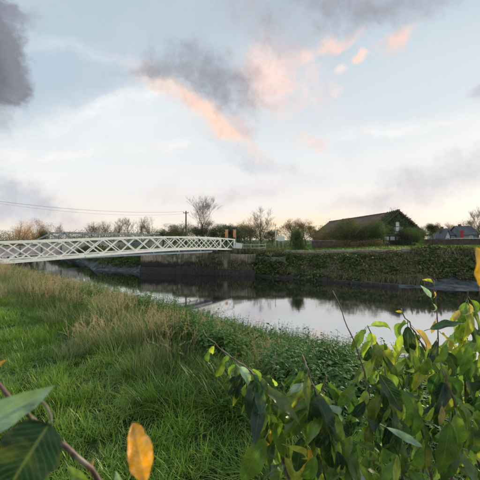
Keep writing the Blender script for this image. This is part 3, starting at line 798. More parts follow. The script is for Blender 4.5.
# ------------------------------------------------------------------ trees
def tree(name, px, ytop, d, wpx, kind, label, trunk_m=M['bark'], leaf_m=None, group=None, seed=1, leaves=2500, leaf=.22, base_z=None, cat='tree', lowfrac=.0, dense=1., clear=.25):
    rs = random.Random(seed)
    x = (px-CX)/F*d; z0 = float(height(x, d)) if base_z is None else base_z
    Ht = EYE-(ytop-CY)/F*d - z0; W = wpx/F*d/2
    root = empty(name, (x, d, z0), label, cat, group)
    tk = MB(); tw = MB(); tips = []
    def grow(p, dr, L, r, lvl, maxl):
        segs = 4 if lvl < 2 else 3; pts = [p.copy()]; rad = [r]
        for i in range(segs):
            dr = (dr + Vector((rs.gauss(0,.13), rs.gauss(0,.13), rs.gauss(.04,.08)))).normalized()
            p = p + dr*L/segs; pts.append(p.copy()); rad.append(r*(1-.55*(i+1)/segs))
        (tk if lvl < 2 else tw).tube(pts, rad, 6 if lvl == 0 else (4 if lvl < 2 else 3), rs.random(), False)
        if lvl >= maxl: tips.append((p, dr)); return
        nb = (rs.randint(2, 4) if maxl == 5 else rs.randint(3, 4)) if lvl else rs.randint(9, 11)
        for k in range(nb):
            f = rs.uniform(.35, 1) if lvl else rs.uniform(clear, 1)
            q = f*segs; i0 = min(int(q), segs-1); pp = pts[i0].lerp(pts[i0+1], q-i0)
            ax = Vector((rs.gauss(0,1), rs.gauss(0,1), 0)).normalized()
            a = rs.uniform(.35, 1.1)
            nd = (dr*math.cos(a) + ax*math.sin(a) + Vector((0,0,.25))).normalized()
            grow(pp, nd, L*rs.uniform(.5,.75), max(rad[min(i0+1, segs)]*.62, rmin), lvl+1, maxl)
        grow(p, dr, L*.6, max(rad[-1], rmin), lvl+1, maxl)
        tips.append((p, dr))
    maxl = (5 if d < 80 else 4) if kind == 'bare' else 3; rmin = (.011 if kind == 'bare' else .015)*d/70
    if kind != 'bush':
        grow(Vector((0,0,0)), Vector((rs.gauss(0,.04), rs.gauss(0,.04), 1)), Ht*.48, Ht*.022, 0, maxl)
    else:
        for k in range(7):
            a = rs.uniform(0, 6.28); grow(Vector((0,0,0)), Vector((math.cos(a)*.8, math.sin(a)*.8, rs.uniform(.6,1.2))).normalized(), Ht*.45, Ht*.018, 1, maxl)
    # fit to the height and width
    allv = tk.v + tw.v; mz = np.percentile([v[2] for v in allv], 99.9); mr = np.percentile([math.hypot(v[0], v[1]) for v in allv], 88)
    sz, sr = Ht/mz, W/mr
    S = Matrix.Diagonal((sr, sr, sz, 1))
    for b in (tk, tw): b.v = [(v[0]*sr+x, v[1]*sr+d, v[2]*sz+z0) for v in b.v]
    tk.build('trunk', trunk_m, root, smooth=True)
    if tw.v: tw.build('branches', M['twig'], root)
    if leaf_m is not None and leaves:
        lf = MB()
        # clusters of leaf clumps round branch ends, plus lower skirt for bushes
        T = [Vector((p.x*sr, p.y*sr, p.z*sz)) for p, _ in tips]
        cl = [rs.choice(T) for _ in range(max(12, int(len(T)*.5)))]
        for i in range(leaves):
            c = rs.choice(cl); rr = .075*W+.03*Ht
            p = c + Vector((rs.gauss(0,rr), rs.gauss(0,rr), rs.gauss(0,rr*.8)))
            if kind == 'bush' and rs.random() < .68:
                a = rs.uniform(0,6.28); h = rs.random()**.8; lump = 1+.22*math.sin(a*3+seed)+.14*math.sin(a*7+h*6+seed)
                q = W*math.sqrt(rs.random())*(1-.35*h*h)*lump; p = Vector((math.cos(a)*q, math.sin(a)*q, h*Ht*.96*(1-.5*(q/W)**2)*(1+.16*math.sin(a*2+seed*1.7+q*1.3)+.1*math.sin(q*4+a*5))))
            if p.z < .05: p.z = .05+rs.random()*.3
            if p.z > Ht*1.03: continue
            p = p + Vector((x, d, z0))
            dd = Vector((rs.gauss(0,1), rs.gauss(0,1), rs.gauss(-.1,.7)))
            leafquad(lf, p, dd, leaf*rs.uniform(.6,1.4), leaf*.55, rs.random(), Vector((rs.gauss(0,1), rs.gauss(0,1), 1)))
        lf.build('crown', leaf_m, root)
    return root
G = 'trees along the far skyline'
T = [
 # name, px, ytop, depth, width px, kind, label, leaf material, leaves
 ('orange_lit_tree', 19, 219, 80, 26, 'leafy', 'orange lit tree at the far left skyline', 'crown_orange', 1500),
 ('orange_lit_tree', 35, 219, 84, 18, 'leafy', 'orange lit tree just left of the sloping end of the steel bridge', 'crown_orange', 1500),
 ('round_shrub', 4, 236, 66, 22, 'bush', 'low olive shrub at the left edge of the photo', 'crown_olive', 1500),
 ('round_shrub', 25, 231, 67, 30, 'bush', 'wide olive shrub under the orange lit trees', 'crown_olive', 2600),
 ('small_tree', 45, 226, 78, 13, 'leafy', 'small dark tree above the sloping end of the steel bridge', 'crown_dark', 1500),
 ('bare_tree', 60, 222, 100, 9, 'bare', 'tiny bare tree over the middle of the steel bridge', None, 0),
 ('small_tree', 92, 222, 120, 14, 'leafy', 'dark brown bushy tree, left one of a pair above the steel bridge', 'crown_tan', 900),
 ('small_tree', 105, 221, 118, 14, 'leafy', 'dark brown bushy tree, right one of a pair above the steel bridge', 'crown_tan', 900),
 ('bare_tree', 118, 216, 118, 14, 'bare', 'leftmost bare tree of the twiggy row above the footbridge crest', None, 0),
 ('bare_tree', 129, 217, 116, 14, 'bare', 'second bare tree from the left in the twiggy row', None, 0),
 ('bare_tree', 140, 216, 117, 14, 'bare', 'third bare tree from the left in the twiggy row', None, 0),
 ('bare_tree', 151, 216, 115, 15, 'bare', 'rightmost bare tree of the twiggy row above the footbridge crest', None, 0),
 ('leafy_tree', 173, 225, 84, 20, 'leafy', 'dark thin crowned tree just left of the timber pole', 'crown_dark', 1500),
 ('bare_tree', 201, 196, 74, 38, 'bare', 'tallest bare tree with wide twiggy crown right of the timber pole', None, 0),
 ('leafy_tree', 198, 221, 66, 24, 'leafy', 'dark green tree below the tallest bare tree', 'crown_dark', 2600),
 ('leafy_tree', 214, 224, 68, 20, 'leafy', 'dark green tree left of the orange banners', 'crown_green', 2200),
 ('leafy_tree', 228, 223, 76, 22, 'leafy', 'olive tree right behind the two orange banners', 'crown_olive', 2000),
 ('leafy_tree', 243, 220, 80, 22, 'leafy', 'thin grey brown tree right of the orange banners', 'crown_tan', 1300),
 ('bare_tree', 262, 206, 72, 24, 'bare', 'tall slender bare tree against the yellow glow near the middle', None, 0),
 ('leafy_tree', 253, 226, 70, 22, 'leafy', 'dark tree at the foot of the slender bare tree', 'crown_dark', 2200),
 ('leafy_tree', 272, 230, 86, 20, 'leafy', 'low dark tree behind the white sign board', 'crown_dark', 1600),
 ('willow', 290, 219, 72, 22, 'leafy', 'reddish willow like tree right of the white sign board', 'crown_tan', 1500),
 ('willow', 306, 219, 74, 22, 'leafy', 'broad brown tree between green shrub and brown roofed building', 'crown_tan', 1500),
 ('garden_shrub', 298, 229, 47, 13, 'bush', 'upright bright green shrub by the far path', 'crown_green', 2600),
 ('leafy_tree', 316, 226, 82, 18, 'leafy', 'thin dark tree at the left end of the brown roofed building', 'crown_olive', 1200),
 ('large_bush', 348, 219, 54, 44, 'bush', 'broad olive green bush in front of the brown roof', 'crown_olive', 9000),
 ('large_bush', 374, 222, 53, 30, 'bush', 'dark green bush against the left corner of the gable', 'crown_green', 4500),
 ('garden_tree', 412, 227, 56, 22, 'bush', 'grey green tree against the right slope of the gable', 'crown_green', 2600),
 ('garden_tree', 403, 229, 55, 16, 'bush', 'dark green shrub below the small white gable windows', 'crown_dark', 2200),
 ('round_tree', 433, 223, 78, 14, 'leafy', 'small rounded orange green tree right of the gable building', 'crown_olive', 2200),
 ('leafy_tree', 183, 224, 72, 22, 'leafy', 'dark tree immediately right of the timber pole', 'crown_olive', 2200),
 ('leafy_tree', 236, 226, 66, 18, 'leafy', 'dark green tree between and behind the two banners', 'crown_dark', 2200),
 ('leafy_tree', 163, 229, 90, 22, 'leafy', 'low dark tree above the footbridge left of the timber pole', 'crown_dark', 1500),
 ('hawthorn', 322, 231, 60, 18, 'bush', 'brown tangled bush over the low brick wall', 'crown_tan', 1500),
 ('small_tree', 455, 222, 110, 13, 'leafy', 'small brown tree behind the slate roofs', 'crown_tan', 900),
 ('leafy_tree', 470, 220, 96, 20, 'leafy', 'dark tree behind the right end of the slate roofs', 'crown_olive', 1500),
 ('leafy_tree', 484, 222, 66, 24, 'leafy', 'dark green tree at the right edge of the photo', 'crown_dark', 2200),
 ('bare_tree', 478, 206, 70, 14, 'bare', 'tall sparse bare tree at the right edge of the photo', None, 0),
]
for i, (nm, px, yt, d, w, k, lab, lm, nl) in enumerate(T):
    tree(nm, px, yt, d, w, k, lab, leaf_m=M[lm] if lm else None, seed=100+i*7, leaves=int(nl*4), leaf=.15 if d > 75 else .12, group=G, cat='shrub' if k == 'bush' else 'tree')
def far_wood():
    lf = MB(); rs = random.Random(5)
    for i in range(60000):
        px = rs.uniform(-120, 330) if rs.random() < .72 else rs.uniform(400, 640)
        d = rs.uniform(100, 140); x = (px-CX)/F*d
        top = 3.9+2.2*math.exp(-((px-215)/50)**2)+1.2*math.exp(-((px-300)/22)**2)+1.2*math.sin(x*.11)+.9*math.sin(x*.37+1)+.6*math.sin(x*.9)+.4*math.sin(x*2.3)
        z = rs.random()**.8*top
        leafquad(lf, Vector((x, d, z)), Vector((rs.gauss(0,1), rs.gauss(0,1), rs.gauss(0,.7))), rs.uniform(.22,.45), .2, rs.random(), Vector((rs.gauss(0,1), rs.gauss(0,1), 1)))
    tag(lf.build('distant_wood', M['crown_dark']), 'dark low wood along the distant horizon', kind='stuff')
far_wood()
def hedge(name, pts, h, th, m, label, n=2500, leaf=.16, seed=3):
    rs = random.Random(seed); mb = MB(); p0 = pts[0]
    for i in range(n):
        k = rs.randrange(len(pts)-1); a = Vector(pts[k]); b = Vector(pts[k+1]); t_ = rs.random(); p = a.lerp(b, t_)
        hh = h*(1+.15*math.sin(p.x*1.3)+.1*math.sin(p.x*3.1)); zz = rs.random()**.7*hh
        q = Vector((p.x+rs.gauss(0,th*.4), p.y+rs.gauss(0,th*.5), float(height(p.x, p.y))+zz))
        leafquad(mb, q, Vector((rs.gauss(0,1), rs.gauss(0,1), rs.gauss(0,.7))), leaf*rs.uniform(.6,1.4), leaf*.6, rs.random(), Vector((rs.gauss(0,1), rs.gauss(0,1), 1)))
    o = mb.build(name, m); return tag(o, label, 'hedge')
hedge('hedge', [(1,60),(12,58)], 1.3, 1.0, M['crown_dark'], 'low dark hedge behind the white sign board', 2600)
hedge('hedge', [(13,50),(22,49)], 1.15, 1.0, M['crown_tan'], 'low brown hedge left of the broad olive bush', 2200, seed=4)
hedge('hedge', [(-30,100),(-5,70),(1,64)], 3.0, 2.0, M['crown_dark'], 'tall dark hedge running behind the footbridge to the banners', 6500, .28, seed=5)
hedge('hedge', [(-60,110),(-38,92),(-28,100)], 2.8, 2.0, M['crown_olive'], 'tall olive hedge behind the steel bridge', 4500, .3, seed=6)

# ------------------------------------------------------------------ buildings
def quad_prism(mb, base, z0, z1): pass
def build_gable_house():
    g = Vector((29.6, 60, 0)); b = Vector((26.1, 93, 0)); D = (b-g).normalized(); N_ = Vector((D.y, -D.x, 0))  # N_ to the right
    root = empty('gabled_building', (g.x, g.y, 0), 'long brown roofed building with ivy grown grey gable end', 'building')
    hw, ze, zr = 5.2, 2.7, 6.75; L = (b-g).length
    Z = Vector((0,0,1))
    mb = MB()
    P = lambda s, o, z: g + D*s + N_*o + Z*z
    for s in (0, L):
        pass
    vs = [P(0,-hw,-.5), P(0,hw,-.5), P(0,hw,ze), P(0,0,zr), P(0,-hw,ze), P(L,-hw,-.5), P(L,hw,-.5), P(L,hw,ze), P(L,0,zr), P(L,-hw,ze)]
    mb.add(vs, [(0,1,2,3,4),(9,8,7,6,5),(1,6,7,2),(0,4,9,5)]); mb.build('wall', M['render_wall'], root)
    roof = MB(); th = .22; e = .45
    for sg in (-1, 1):
        sl = (zr-ze)/hw
        a0 = P(-e, sg*(hw+e), ze-sl*e+.02); a1 = P(L+e, sg*(hw+e), ze-sl*e+.02); r0 = P(-e, 0, zr+.02); r1 = P(L+e, 0, zr+.02)
        vs = [a0, a1, r1, r0] + [v+Z*th for v in (a0, a1, r1, r0)]
        roof.add(vs, [(3,2,1,0),(4,5,6,7),(0,1,5,4),(1,2,6,5),(2,3,7,6),(3,0,4,7)])
    ro = roof.build('roof', M['rooftile'], root)
    mb = MB(); mb.bar(P(-e,0,zr+.26), P(L+e,0,zr+.26), .3, .14); mb.build('ridge', M['rooftile'], ro)
    def window(o, z0, z1, w, sill=True):
        f = MB(); y = -.06
        t = .07
        for (u0, u1, v0, v1) in ((-w/2,w/2,z0,z0+t),(-w/2,w/2,z1-t,z1),(-w/2,-w/2+t,z0+t,z1-t),(w/2-t,w/2,z0+t,z1-t),(-w/2+t,w/2-t,(z0+z1)/2-.03,(z0+z1)/2+.03)):
            c = [P(y, o+u0, v0), P(y, o+u1, v0), P(y, o+u1, v1), P(y, o+u0, v1), P(0.01, o+u0, v0), P(.01, o+u1, v0), P(.01, o+u1, v1), P(.01, o+u0, v1)]
            f.add(c, [(0,1,2,3),(7,6,5,4),(0,4,5,1),(1,5,6,2),(2,6,7,3),(3,7,4,0)])
        fo = f.build('window', M['window_white'], root)
        gl = MB(); gl.add([P(-.02, o-w/2+t, z0+t), P(-.02, o+w/2-t, z0+t), P(-.02, o+w/2-t, z1-t), P(-.02, o-w/2+t, z1-t)], [(0,1,2,3)]); gl.build('pane', M['window_white'], fo)
    window(-.1, 4.2, 5.0, .65); window(-.1, 3.3, 4.0, .6); window(-.3, 2.2, 3.05, .6); window(1.25, 3.75, 4.0, .7)
    for sg in (-1, 1):
        gu = MB(); gu.bar(P(-.4, sg*(hw+.52), ze-.30), P(L+.4, sg*(hw+.52), ze-.30), .14, .12); gu.build('gutter', M['poletimber'], root)
        bb = MB(); sl = (zr-ze)/hw; bb.bar(P(-.50, sg*(hw+.45), ze-sl*.45+.05), P(-.50, sg*.04, zr+.08), .05, .24); bb.build('bargeboard', M['brownwall'], root)
    # lean-to with three pale windows
    mb = MB(); vs = []
    lo = [P(-2.2,-4.1,-.5), P(-2.2,-.6,-.5), P(-.05,-.6,-.5), P(-.05,-4.1,-.5), P(-2.2,-4.1,2.45), P(-2.2,-.6,2.45), P(-.05,-.6,2.75), P(-.05,-4.1,2.75)]
    mb.add(lo, [(0,1,5,4),(1,2,6,5),(2,3,7,6),(3,0,4,7),(4,5,6,7)]); lt = mb.build('lean_to', M['brownwall'], root)
    for k in range(3):
        o = -3.55+k*1.12; w = .82; mb = MB()
        mb.add([P(-2.26,o-w/2,1.55), P(-2.26,o+w/2,1.55), P(-2.26,o+w/2,2.2), P(-2.26,o-w/2,2.2), P(-2.2,o-w/2,1.55), P(-2.2,o+w/2,1.55), P(-2.2,o+w/2,2.2), P(-2.2,o-w/2,2.2)],
               [(0,1,2,3),(0,4,5,1),(1,5,6,2),(2,6,7,3),(3,7,4,0)]); mb.build('window', M['window_white'], root)
    iv = MB(); rs = random.Random(9)
    for i in range(9000):
        u = rs.uniform(-hw, hw); top = zr+.25-(zr-ze)/hw*abs(u); f = rs.random()
        lim = .85 if u < -.9 else (.35 if u < .9 else .7)
        z = top - rs.random()**1.3*top*lim
        s = -rs.uniform(.05,.35)
        if rs.random() < .3:   # over the roof verge
            s = rs.uniform(-.6, 3.5)*rs.random(); z = top + rs.uniform(.05,.35)
        if abs(u+.1) < .55 and 2.1 < z < 5.1 and s < 0: continue
        leafquad(iv, P(s, u, z), Vector((rs.gauss(0,1), rs.gauss(-.3,.6), rs.gauss(-.3,.8))), rs.uniform(.14,.3), .17, rs.random(), Vector((rs.gauss(0,.5), -1, rs.gauss(.3,.5))))
    tag(iv.build('ivy', M['ivy'], root), kind='stuff')
    sp = MB()
    for i in range(60):
        u = rs.uniform(-hw*.9, hw); top = zr+.25-(zr-ze)/hw*abs(u); a = P(rs.uniform(-.3,2), u, top)
        pts = [a]
        for k in range(3): pts.append(pts[-1] + Vector((rs.gauss(0,.15), rs.gauss(0,.1), rs.uniform(.15,.4))))
        sp.tube(pts, [.02,.015,.012,.008], 3, .5, False)
        for p in pts[1:]:
            for _ in range(2): leafquad(sp, p, Vector((rs.gauss(0,1), rs.gauss(0,1), rs.gauss(0,.6))), .16, .1, rs.random())
    tag(sp.build('ivy_shoots', M['ivy'], root), kind='stuff')
build_gable_house()
def small_house(x0, x1, d, ze, zr, wallm, label, gable=False, dep=7):
    root = empty('house', ((x0+x1)/2, d, 0), label, 'house', 'houses behind the fence at right')
    mb = MB(); xm = (x0+x1)/2
    if gable:
        vs = [(x0,d,-.5),(x1,d,-.5),(x1,d,ze),(xm,d,zr),(x0,d,ze),(x0,d+dep,-.5),(x1,d+dep,-.5),(x1,d+dep,ze),(xm,d+dep,zr),(x0,d+dep,ze)]
        mb.add(vs, [(0,1,2,3,4),(9,8,7,6,5),(1,6,7,2),(0,4,9,5)])
    else:
        ym = d+dep/2
        vs = [(x0,d,-.5),(x0,d+dep,-.5),(x0,d+dep,ze),(x0,ym,zr),(x0,d,ze),(x1,d,-.5),(x1,d+dep,-.5),(x1,d+dep,ze),(x1,ym,zr),(x1,d,ze)]
        mb.add(vs, [(4,3,2,1,0),(5,6,7,8,9),(0,5,9,4),(1,2,7,6)])
    mb.build('wall', M[wallm], root)
    rf = MB(); e = .3; th = .18
    if gable:
        for sg, xe in ((-1, x0), (1, x1)):
            sl = (zr-ze)/((x1-x0)/2); xa = xe+sg*e
            c = [Vector((xa,d-e,ze-sl*e)), Vector((xa,d+dep+e,ze-sl*e)), Vector((xm,d+dep+e,zr)), Vector((xm,d-e,zr))]
            c = [v+Vector((0,0,.02)) for v in c]; rf.add(c+[v+Vector((0,0,th)) for v in c], [(3,2,1,0),(4,5,6,7),(0,1,5,4),(1,2,6,5),(2,3,7,6),(3,0,4,7)])
    else:
        ym = d+dep/2
        for sg, ye in ((-1, d), (1, d+dep)):
            sl = (zr-ze)/(dep/2); ya = ye+sg*e
            c = [Vector((x0-e,ya,ze-sl*e)), Vector((x1+e,ya,ze-sl*e)), Vector((x1+e,ym,zr)), Vector((x0-e,ym,zr))]
            c = [v+Vector((0,0,.02)) for v in c]; rf.add(c+[v+Vector((0,0,th)) for v in c], [(3,2,1,0),(4,5,6,7),(0,1,5,4),(1,2,6,5),(2,3,7,6),(3,0,4,7)])
    ro = rf.build('roof', M['slate'], root)
    mb = MB(); cx = x0+(x1-x0)*.3; cy = d+dep/2 if not gable else d+dep*.7
    mb.box((cx-.3,cy-.3,zr-.8),(cx+.3,cy+.3,zr+.7)); mb.build('chimney', M['brick'], ro)
    nw = max(1, int((x1-x0)/3))
    for k in range(nw):
        wx = x0+(x1-x0)*(k+.5)/nw; mb = MB(); mb.box((wx-.5,d-.05,ze-1.4),(wx+.5,d+.02,ze-.35)); f = mb.build('window', M['window_white'], root)
        mb = MB(); mb.box((wx-.42,d-.07,ze-1.3),(wx+.42,d-.052,ze-.45)); mb.build('pane', M['glass'], f)
def X(px, d): return (px-CX)/F*d
small_house(X(444,95), X(462,95), 95, 3.1, 5.0, 'render_wall', 'blue slate roofed house left of the red panel')
small_house(X(463,92), X(479,92), 92, 3.2, 5.6, 'render_wall', 'slate roofed house right of the red panel')
small_house(X(445.5,90), X(450,90), 90, 2.7, 4.3, 'whitewall', 'small white gable peeping out beside the slate roofs', True, 4)
small_house(X(438,120), X(445,120), 120, 3.2, 4.6, 'whitewall', 'tiny pale house right of the rounded tree')
# boarded fence in front of them
def board_fence():
    d0, d1 = 62, 60; x0, x1 = X(418, d0), X(520, d1)
    z = float(height(x0, d0)); root = empty('board_fence', (x0, d0, z), 'brown boarded fence along the meadow at right', 'fence')
    n = 13; rs = random.Random(4)
    for k in range(n):
        a = Vector((x0+(x1-x0)*k/n, d0+(d1-d0)*k/n, 0)); b = Vector((x0+(x1-x0)*(k+1)/n, d0+(d1-d0)*(k+1)/n, 0))
        zt = z+1.35+rs.uniform(-.05,.05)
        mb = MB(); mb.bar(a+Vector((.07,0,(z+zt)/2)), b+Vector((-.07,0,(z+zt)/2)), .04, zt-z); mb.build('board_panel', M['brownwall'], root)
        mb = MB(); mb.bar(a+Vector((0,-.02,z-.4)), a+Vector((0,-.02,zt+.08)), .11, .11, up=Vector((0,1,0))); mb.build('post', M['brick'], root)
    mb = MB(); mb.bar((X(450,60),59.8,z+1.50),(x1,59.8,z+1.50),.06,.09); mb.build('top_rail', M['window_white'], root)
board_fence()
# things among the houses and on the far bank
r = empty('red_panel', (X(462,61.5), 61.5, 0), 'upright red panel rising above the boarded fence', 'panel')
mb = MB(); mb.box((X(460.7,61.5),61.4,1.95),(X(463.3,61.5),61.6,3.45)); mb.build('panel', M['red'], r, bevel=.02)
mb = MB(); mb.bar((X(462,61.5),61.7,0),(X(462,61.5),61.7,2.4),.1,.1,up=Vector((0,1,0))); mb.build('post', M['galv'], r)
s = empty('sign_board', (X(281,56), 56, 0), 'blank white sign board on two posts by the far path', 'sign')
mb = MB(); mb.box((X(278,56),55.95,1.42),(X(284,56),56.02,2.3)); mb.build('board', M['signwhite'], s, bevel=.01)
for px in (279, 283):
    mb = MB(); mb.bar((X(px,56),56.08,-.2),(X(px,56),56.08,2.2),.09,.09,up=Vector((0,1,0))); mb.build('post', M['galv'], s)
p = empty('lamp_post', (X(275.5,55), 55, 0), 'slim pale post beside the white sign board', 'post')
mb = MB(); c = Vector((X(275.5,55),55,0)); mb.tube([c, c+Vector((0,0,1.2)), c+Vector((0,0,4.1))], [.10,.075,.05], 8); mb.build('pole', M['galv'], p, smooth=True)
mb = MB(); mb.tube([c+Vector((0,0,4.08)), c+Vector((0,0,4.2)), c+Vector((0,0,4.28))], [.13,.12,.03], 8); mb.build('cap', M['galv'], p)
for px, lab in ((226, 'left orange vertical banner above the end of the footbridge'), (234, 'right orange vertical banner above the end of the footbridge')):
    x = X(px, 52); b = empty('banner', (x, 52, 0), lab, 'banner', 'orange banners by the footbridge')
    mb = MB(); mb.tube([(x+.30,52,-.2),(x+.30,52,3.35)], .04, 8); mb.build('pole', M['galv'], b)
    mb = MB(); vs = []
    for i in range(9):
        z = 1.95+i*.165
        for j in range(4): vs.append((x+.26-j*.13, 51.98+.05*math.sin(i*.9+j*1.4), z))
    mb.add(vs, [(4*i+j, 4*i+j+1, 4*i+j+5, 4*i+j+4) for i in range(8) for j in range(3)])
    f = mb.build('cloth', M['orange'], b, smooth=True); md = f.modifiers.new('thick', 'SOLIDIFY'); md.thickness = .01
    mb = MB(); mb.tube([(x+.30,52,3.3),(x-.28,52,3.3)], .02, 6); mb.build('arm', M['galv'], b)
# timber pole with cables
pr = empty('utility_pole', (X(186,58), 58, 0), 'timber pole carrying overhead cables left of the tallest bare tree', 'pole')
c = Vector((X(186,58), 58, 0)); ztop = EYE+29/F*58
mb = MB(); mb.tube([c-Vector((0,0,.4)), c+Vector((0,0,ztop/2)), c+Vector((0,0,ztop))], [.17,.14,.11], 8); mb.build('pole', M['poletimber'], pr, smooth=True)
mb = MB(); mb.bar(c+Vector((-.5,-.13,ztop-.35)), c+Vector((.5,-.13,ztop-.35)), .09, .11); mb.build('crossarm', M['poletimber'], pr)
for s_ in (-.42, .42):
    mb = MB(); q = c+Vector((s_,-.13,ztop-.30)); mb.tube([q, q+Vector((0,0,.09)), q+Vector((0,0,.18))], [.05,.06,.03], 6); mb.build('insulator', M['galv'], pr)
def cable(a, b, sag, label, r=.018, n=24):
    mb = MB(); mb.tube([a.lerp(b, k/n) - Vector((0,0,sag*4*(k/n)*(1-k/n))) for k in range(n+1)], r, 5)
    tag(mb.build('overhead_cable', M['cable']), label, 'cable', 'overhead cables')
cable(at(-40,196,36), c+Vector((-.42,-.13,ztop-.12)), .75, 'upper overhead cable sloping from the top left down to the timber pole', .014)
cable(at(-40,197.5,37), c+Vector((-.1,-.13,ztop-.5)), .95, 'lower overhead cable running to the timber pole just above the tree tops', .009)
# low brick wall left of the bush
wl = empty('low_wall', (X(312,52), 52, 0), 'low brown brick wall with pale coping left of the broad bush', 'wall')
for k in range(4):
    a = X(312+k*6,52); b_ = X(318+k*6,52); mb = MB(); mb.box((a+.01,52,-.3),(b_-.01,52.25,1.45)); mb.build('brick_panel', M['brick'], wl)
    mb = MB(); mb.box((a+.01,51.95,1.453),(b_-.01,52.3,1.55)); mb.build('coping', M['path'], wl)
# ------------------------------------------------------------------ foreground shrubs: single leaves
def leaf_mat():
    m = bpy.data.materials.new('glossy_leaf'); m.use_nodes = True
    t = NT(m.node_tree); b = t.n['Principled BSDF']; out = t.n['Material Output']
    oi = t.node('ShaderNodeObjectInfo'); g = t.node('ShaderNodeNewGeometry')
    uv = t.node('ShaderNodeUVMap'); uv.uv_map = 'uv'
    sp = t.node('ShaderNodeSeparateXYZ'); t.link(uv.outputs[0], sp.inputs[0])
    u = t.math('ABSOLUTE', t.math('SUBTRACT', sp.outputs[0], .5)); v = sp.outputs[1]
    # midrib, then side veins that run forward from it
    mid = t.smooth(u, .045, .012)
    ph = t.math('SUBTRACT', t.math('MULTIPLY', v, 11.), t.math('MULTIPLY', u, 5.5))
    sv = t.math('ABSOLUTE', t.math('SUBTRACT', t.math('FRACT', ph), .5))
    side = t.math('MULTIPLY', t.smooth(sv, .10, .02), .55)
    vein = t.math('MAXIMUM', mid, side)
    tc = t.node('ShaderNodeTexCoord')
    add = t.node('ShaderNodeVectorMath', operation='ADD'); t.link(tc.outputs['Object'], add.inputs[0])
    rv = t.node('ShaderNodeCombineXYZ'); t.link(t.math('MULTIPLY', oi.outputs['Random'], 50.), rv.inputs[0]); t.link(rv.outputs[0], add.inputs[1])
    n1 = t.noise(add.outputs[0], 4, 5, .6).outputs['Fac']; n2 = t.noise(add.outputs[0], 14, 5, .6).outputs['Fac']
    base = oi.outputs['Color']
    hsv = t.node('ShaderNodeHueSaturation'); t.link(base, hsv.inputs['Color'])
    t.link(t.smooth(n1, .25, .75, .65, 1.45), hsv.inputs['Value']); t.link(t.smooth(n2, .2, .8, .8, 1.15), hsv.inputs['Saturation'])
    c = t.mix(t.math('MULTIPLY', t.smooth(t.noise(add.outputs[0], 3, 4).outputs['Fac'], .5, .68), .28), hsv.outputs[0], (.30,.33,.04,1))
    c = t.mix(t.smooth(n2, .66, .74, 0, .6), c, (.16,.09,.03,1))                # brown flecks
    edge = t.math('MULTIPLY', t.smooth(u, .40, .5), t.smooth(n2, .4, .62)); c = t.mix(t.math('MULTIPLY', edge, .3), c, (.26,.16,.05,1))
    c = t.mix(t.math('MULTIPLY', vein, .30), c, (.30,.36,.14,1))
    under = t.mix(.40, t.mix(1, c, (1.5,1.5,1.5,1), 'MULTIPLY'), (.20,.29,.17,1))
    c = t.mix(g.outputs['Backfacing'], c, under)
    t.link(c, b.inputs['Base Color'])
    t.link(t.math('ADD', t.smooth(n2, .3, .7, .20, .38), t.math('MULTIPLY', g.outputs['Backfacing'], .25)), b.inputs['Roughness'])
    b.inputs['Specular IOR Level'].default_value = .6
    bp_ = t.node('ShaderNodeBump'); bp_.inputs['Strength'].default_value = .55; bp_.inputs['Distance'].default_value = .0025; bp_.invert = True
    t.link(t.math('ADD', vein, t.math('MULTIPLY', n2, .4)), bp_.inputs['Height']); t.link(bp_.outputs[0], b.inputs['Normal'])
    tr = t.node('ShaderNodeBsdfTranslucent'); t.link(t.mix(1, c, (1.5,1.6,.7,1), 'MULTIPLY'), tr.inputs[0])
    mx = t.node('ShaderNodeMixShader'); mx.inputs[0].default_value = .36
    t.link(b.outputs[0], mx.inputs[1]); t.link(tr.outputs[0], mx.inputs[2]); t.link(mx.outputs[0], out.inputs[0])
    return m
M['leaf'] = leaf_mat()
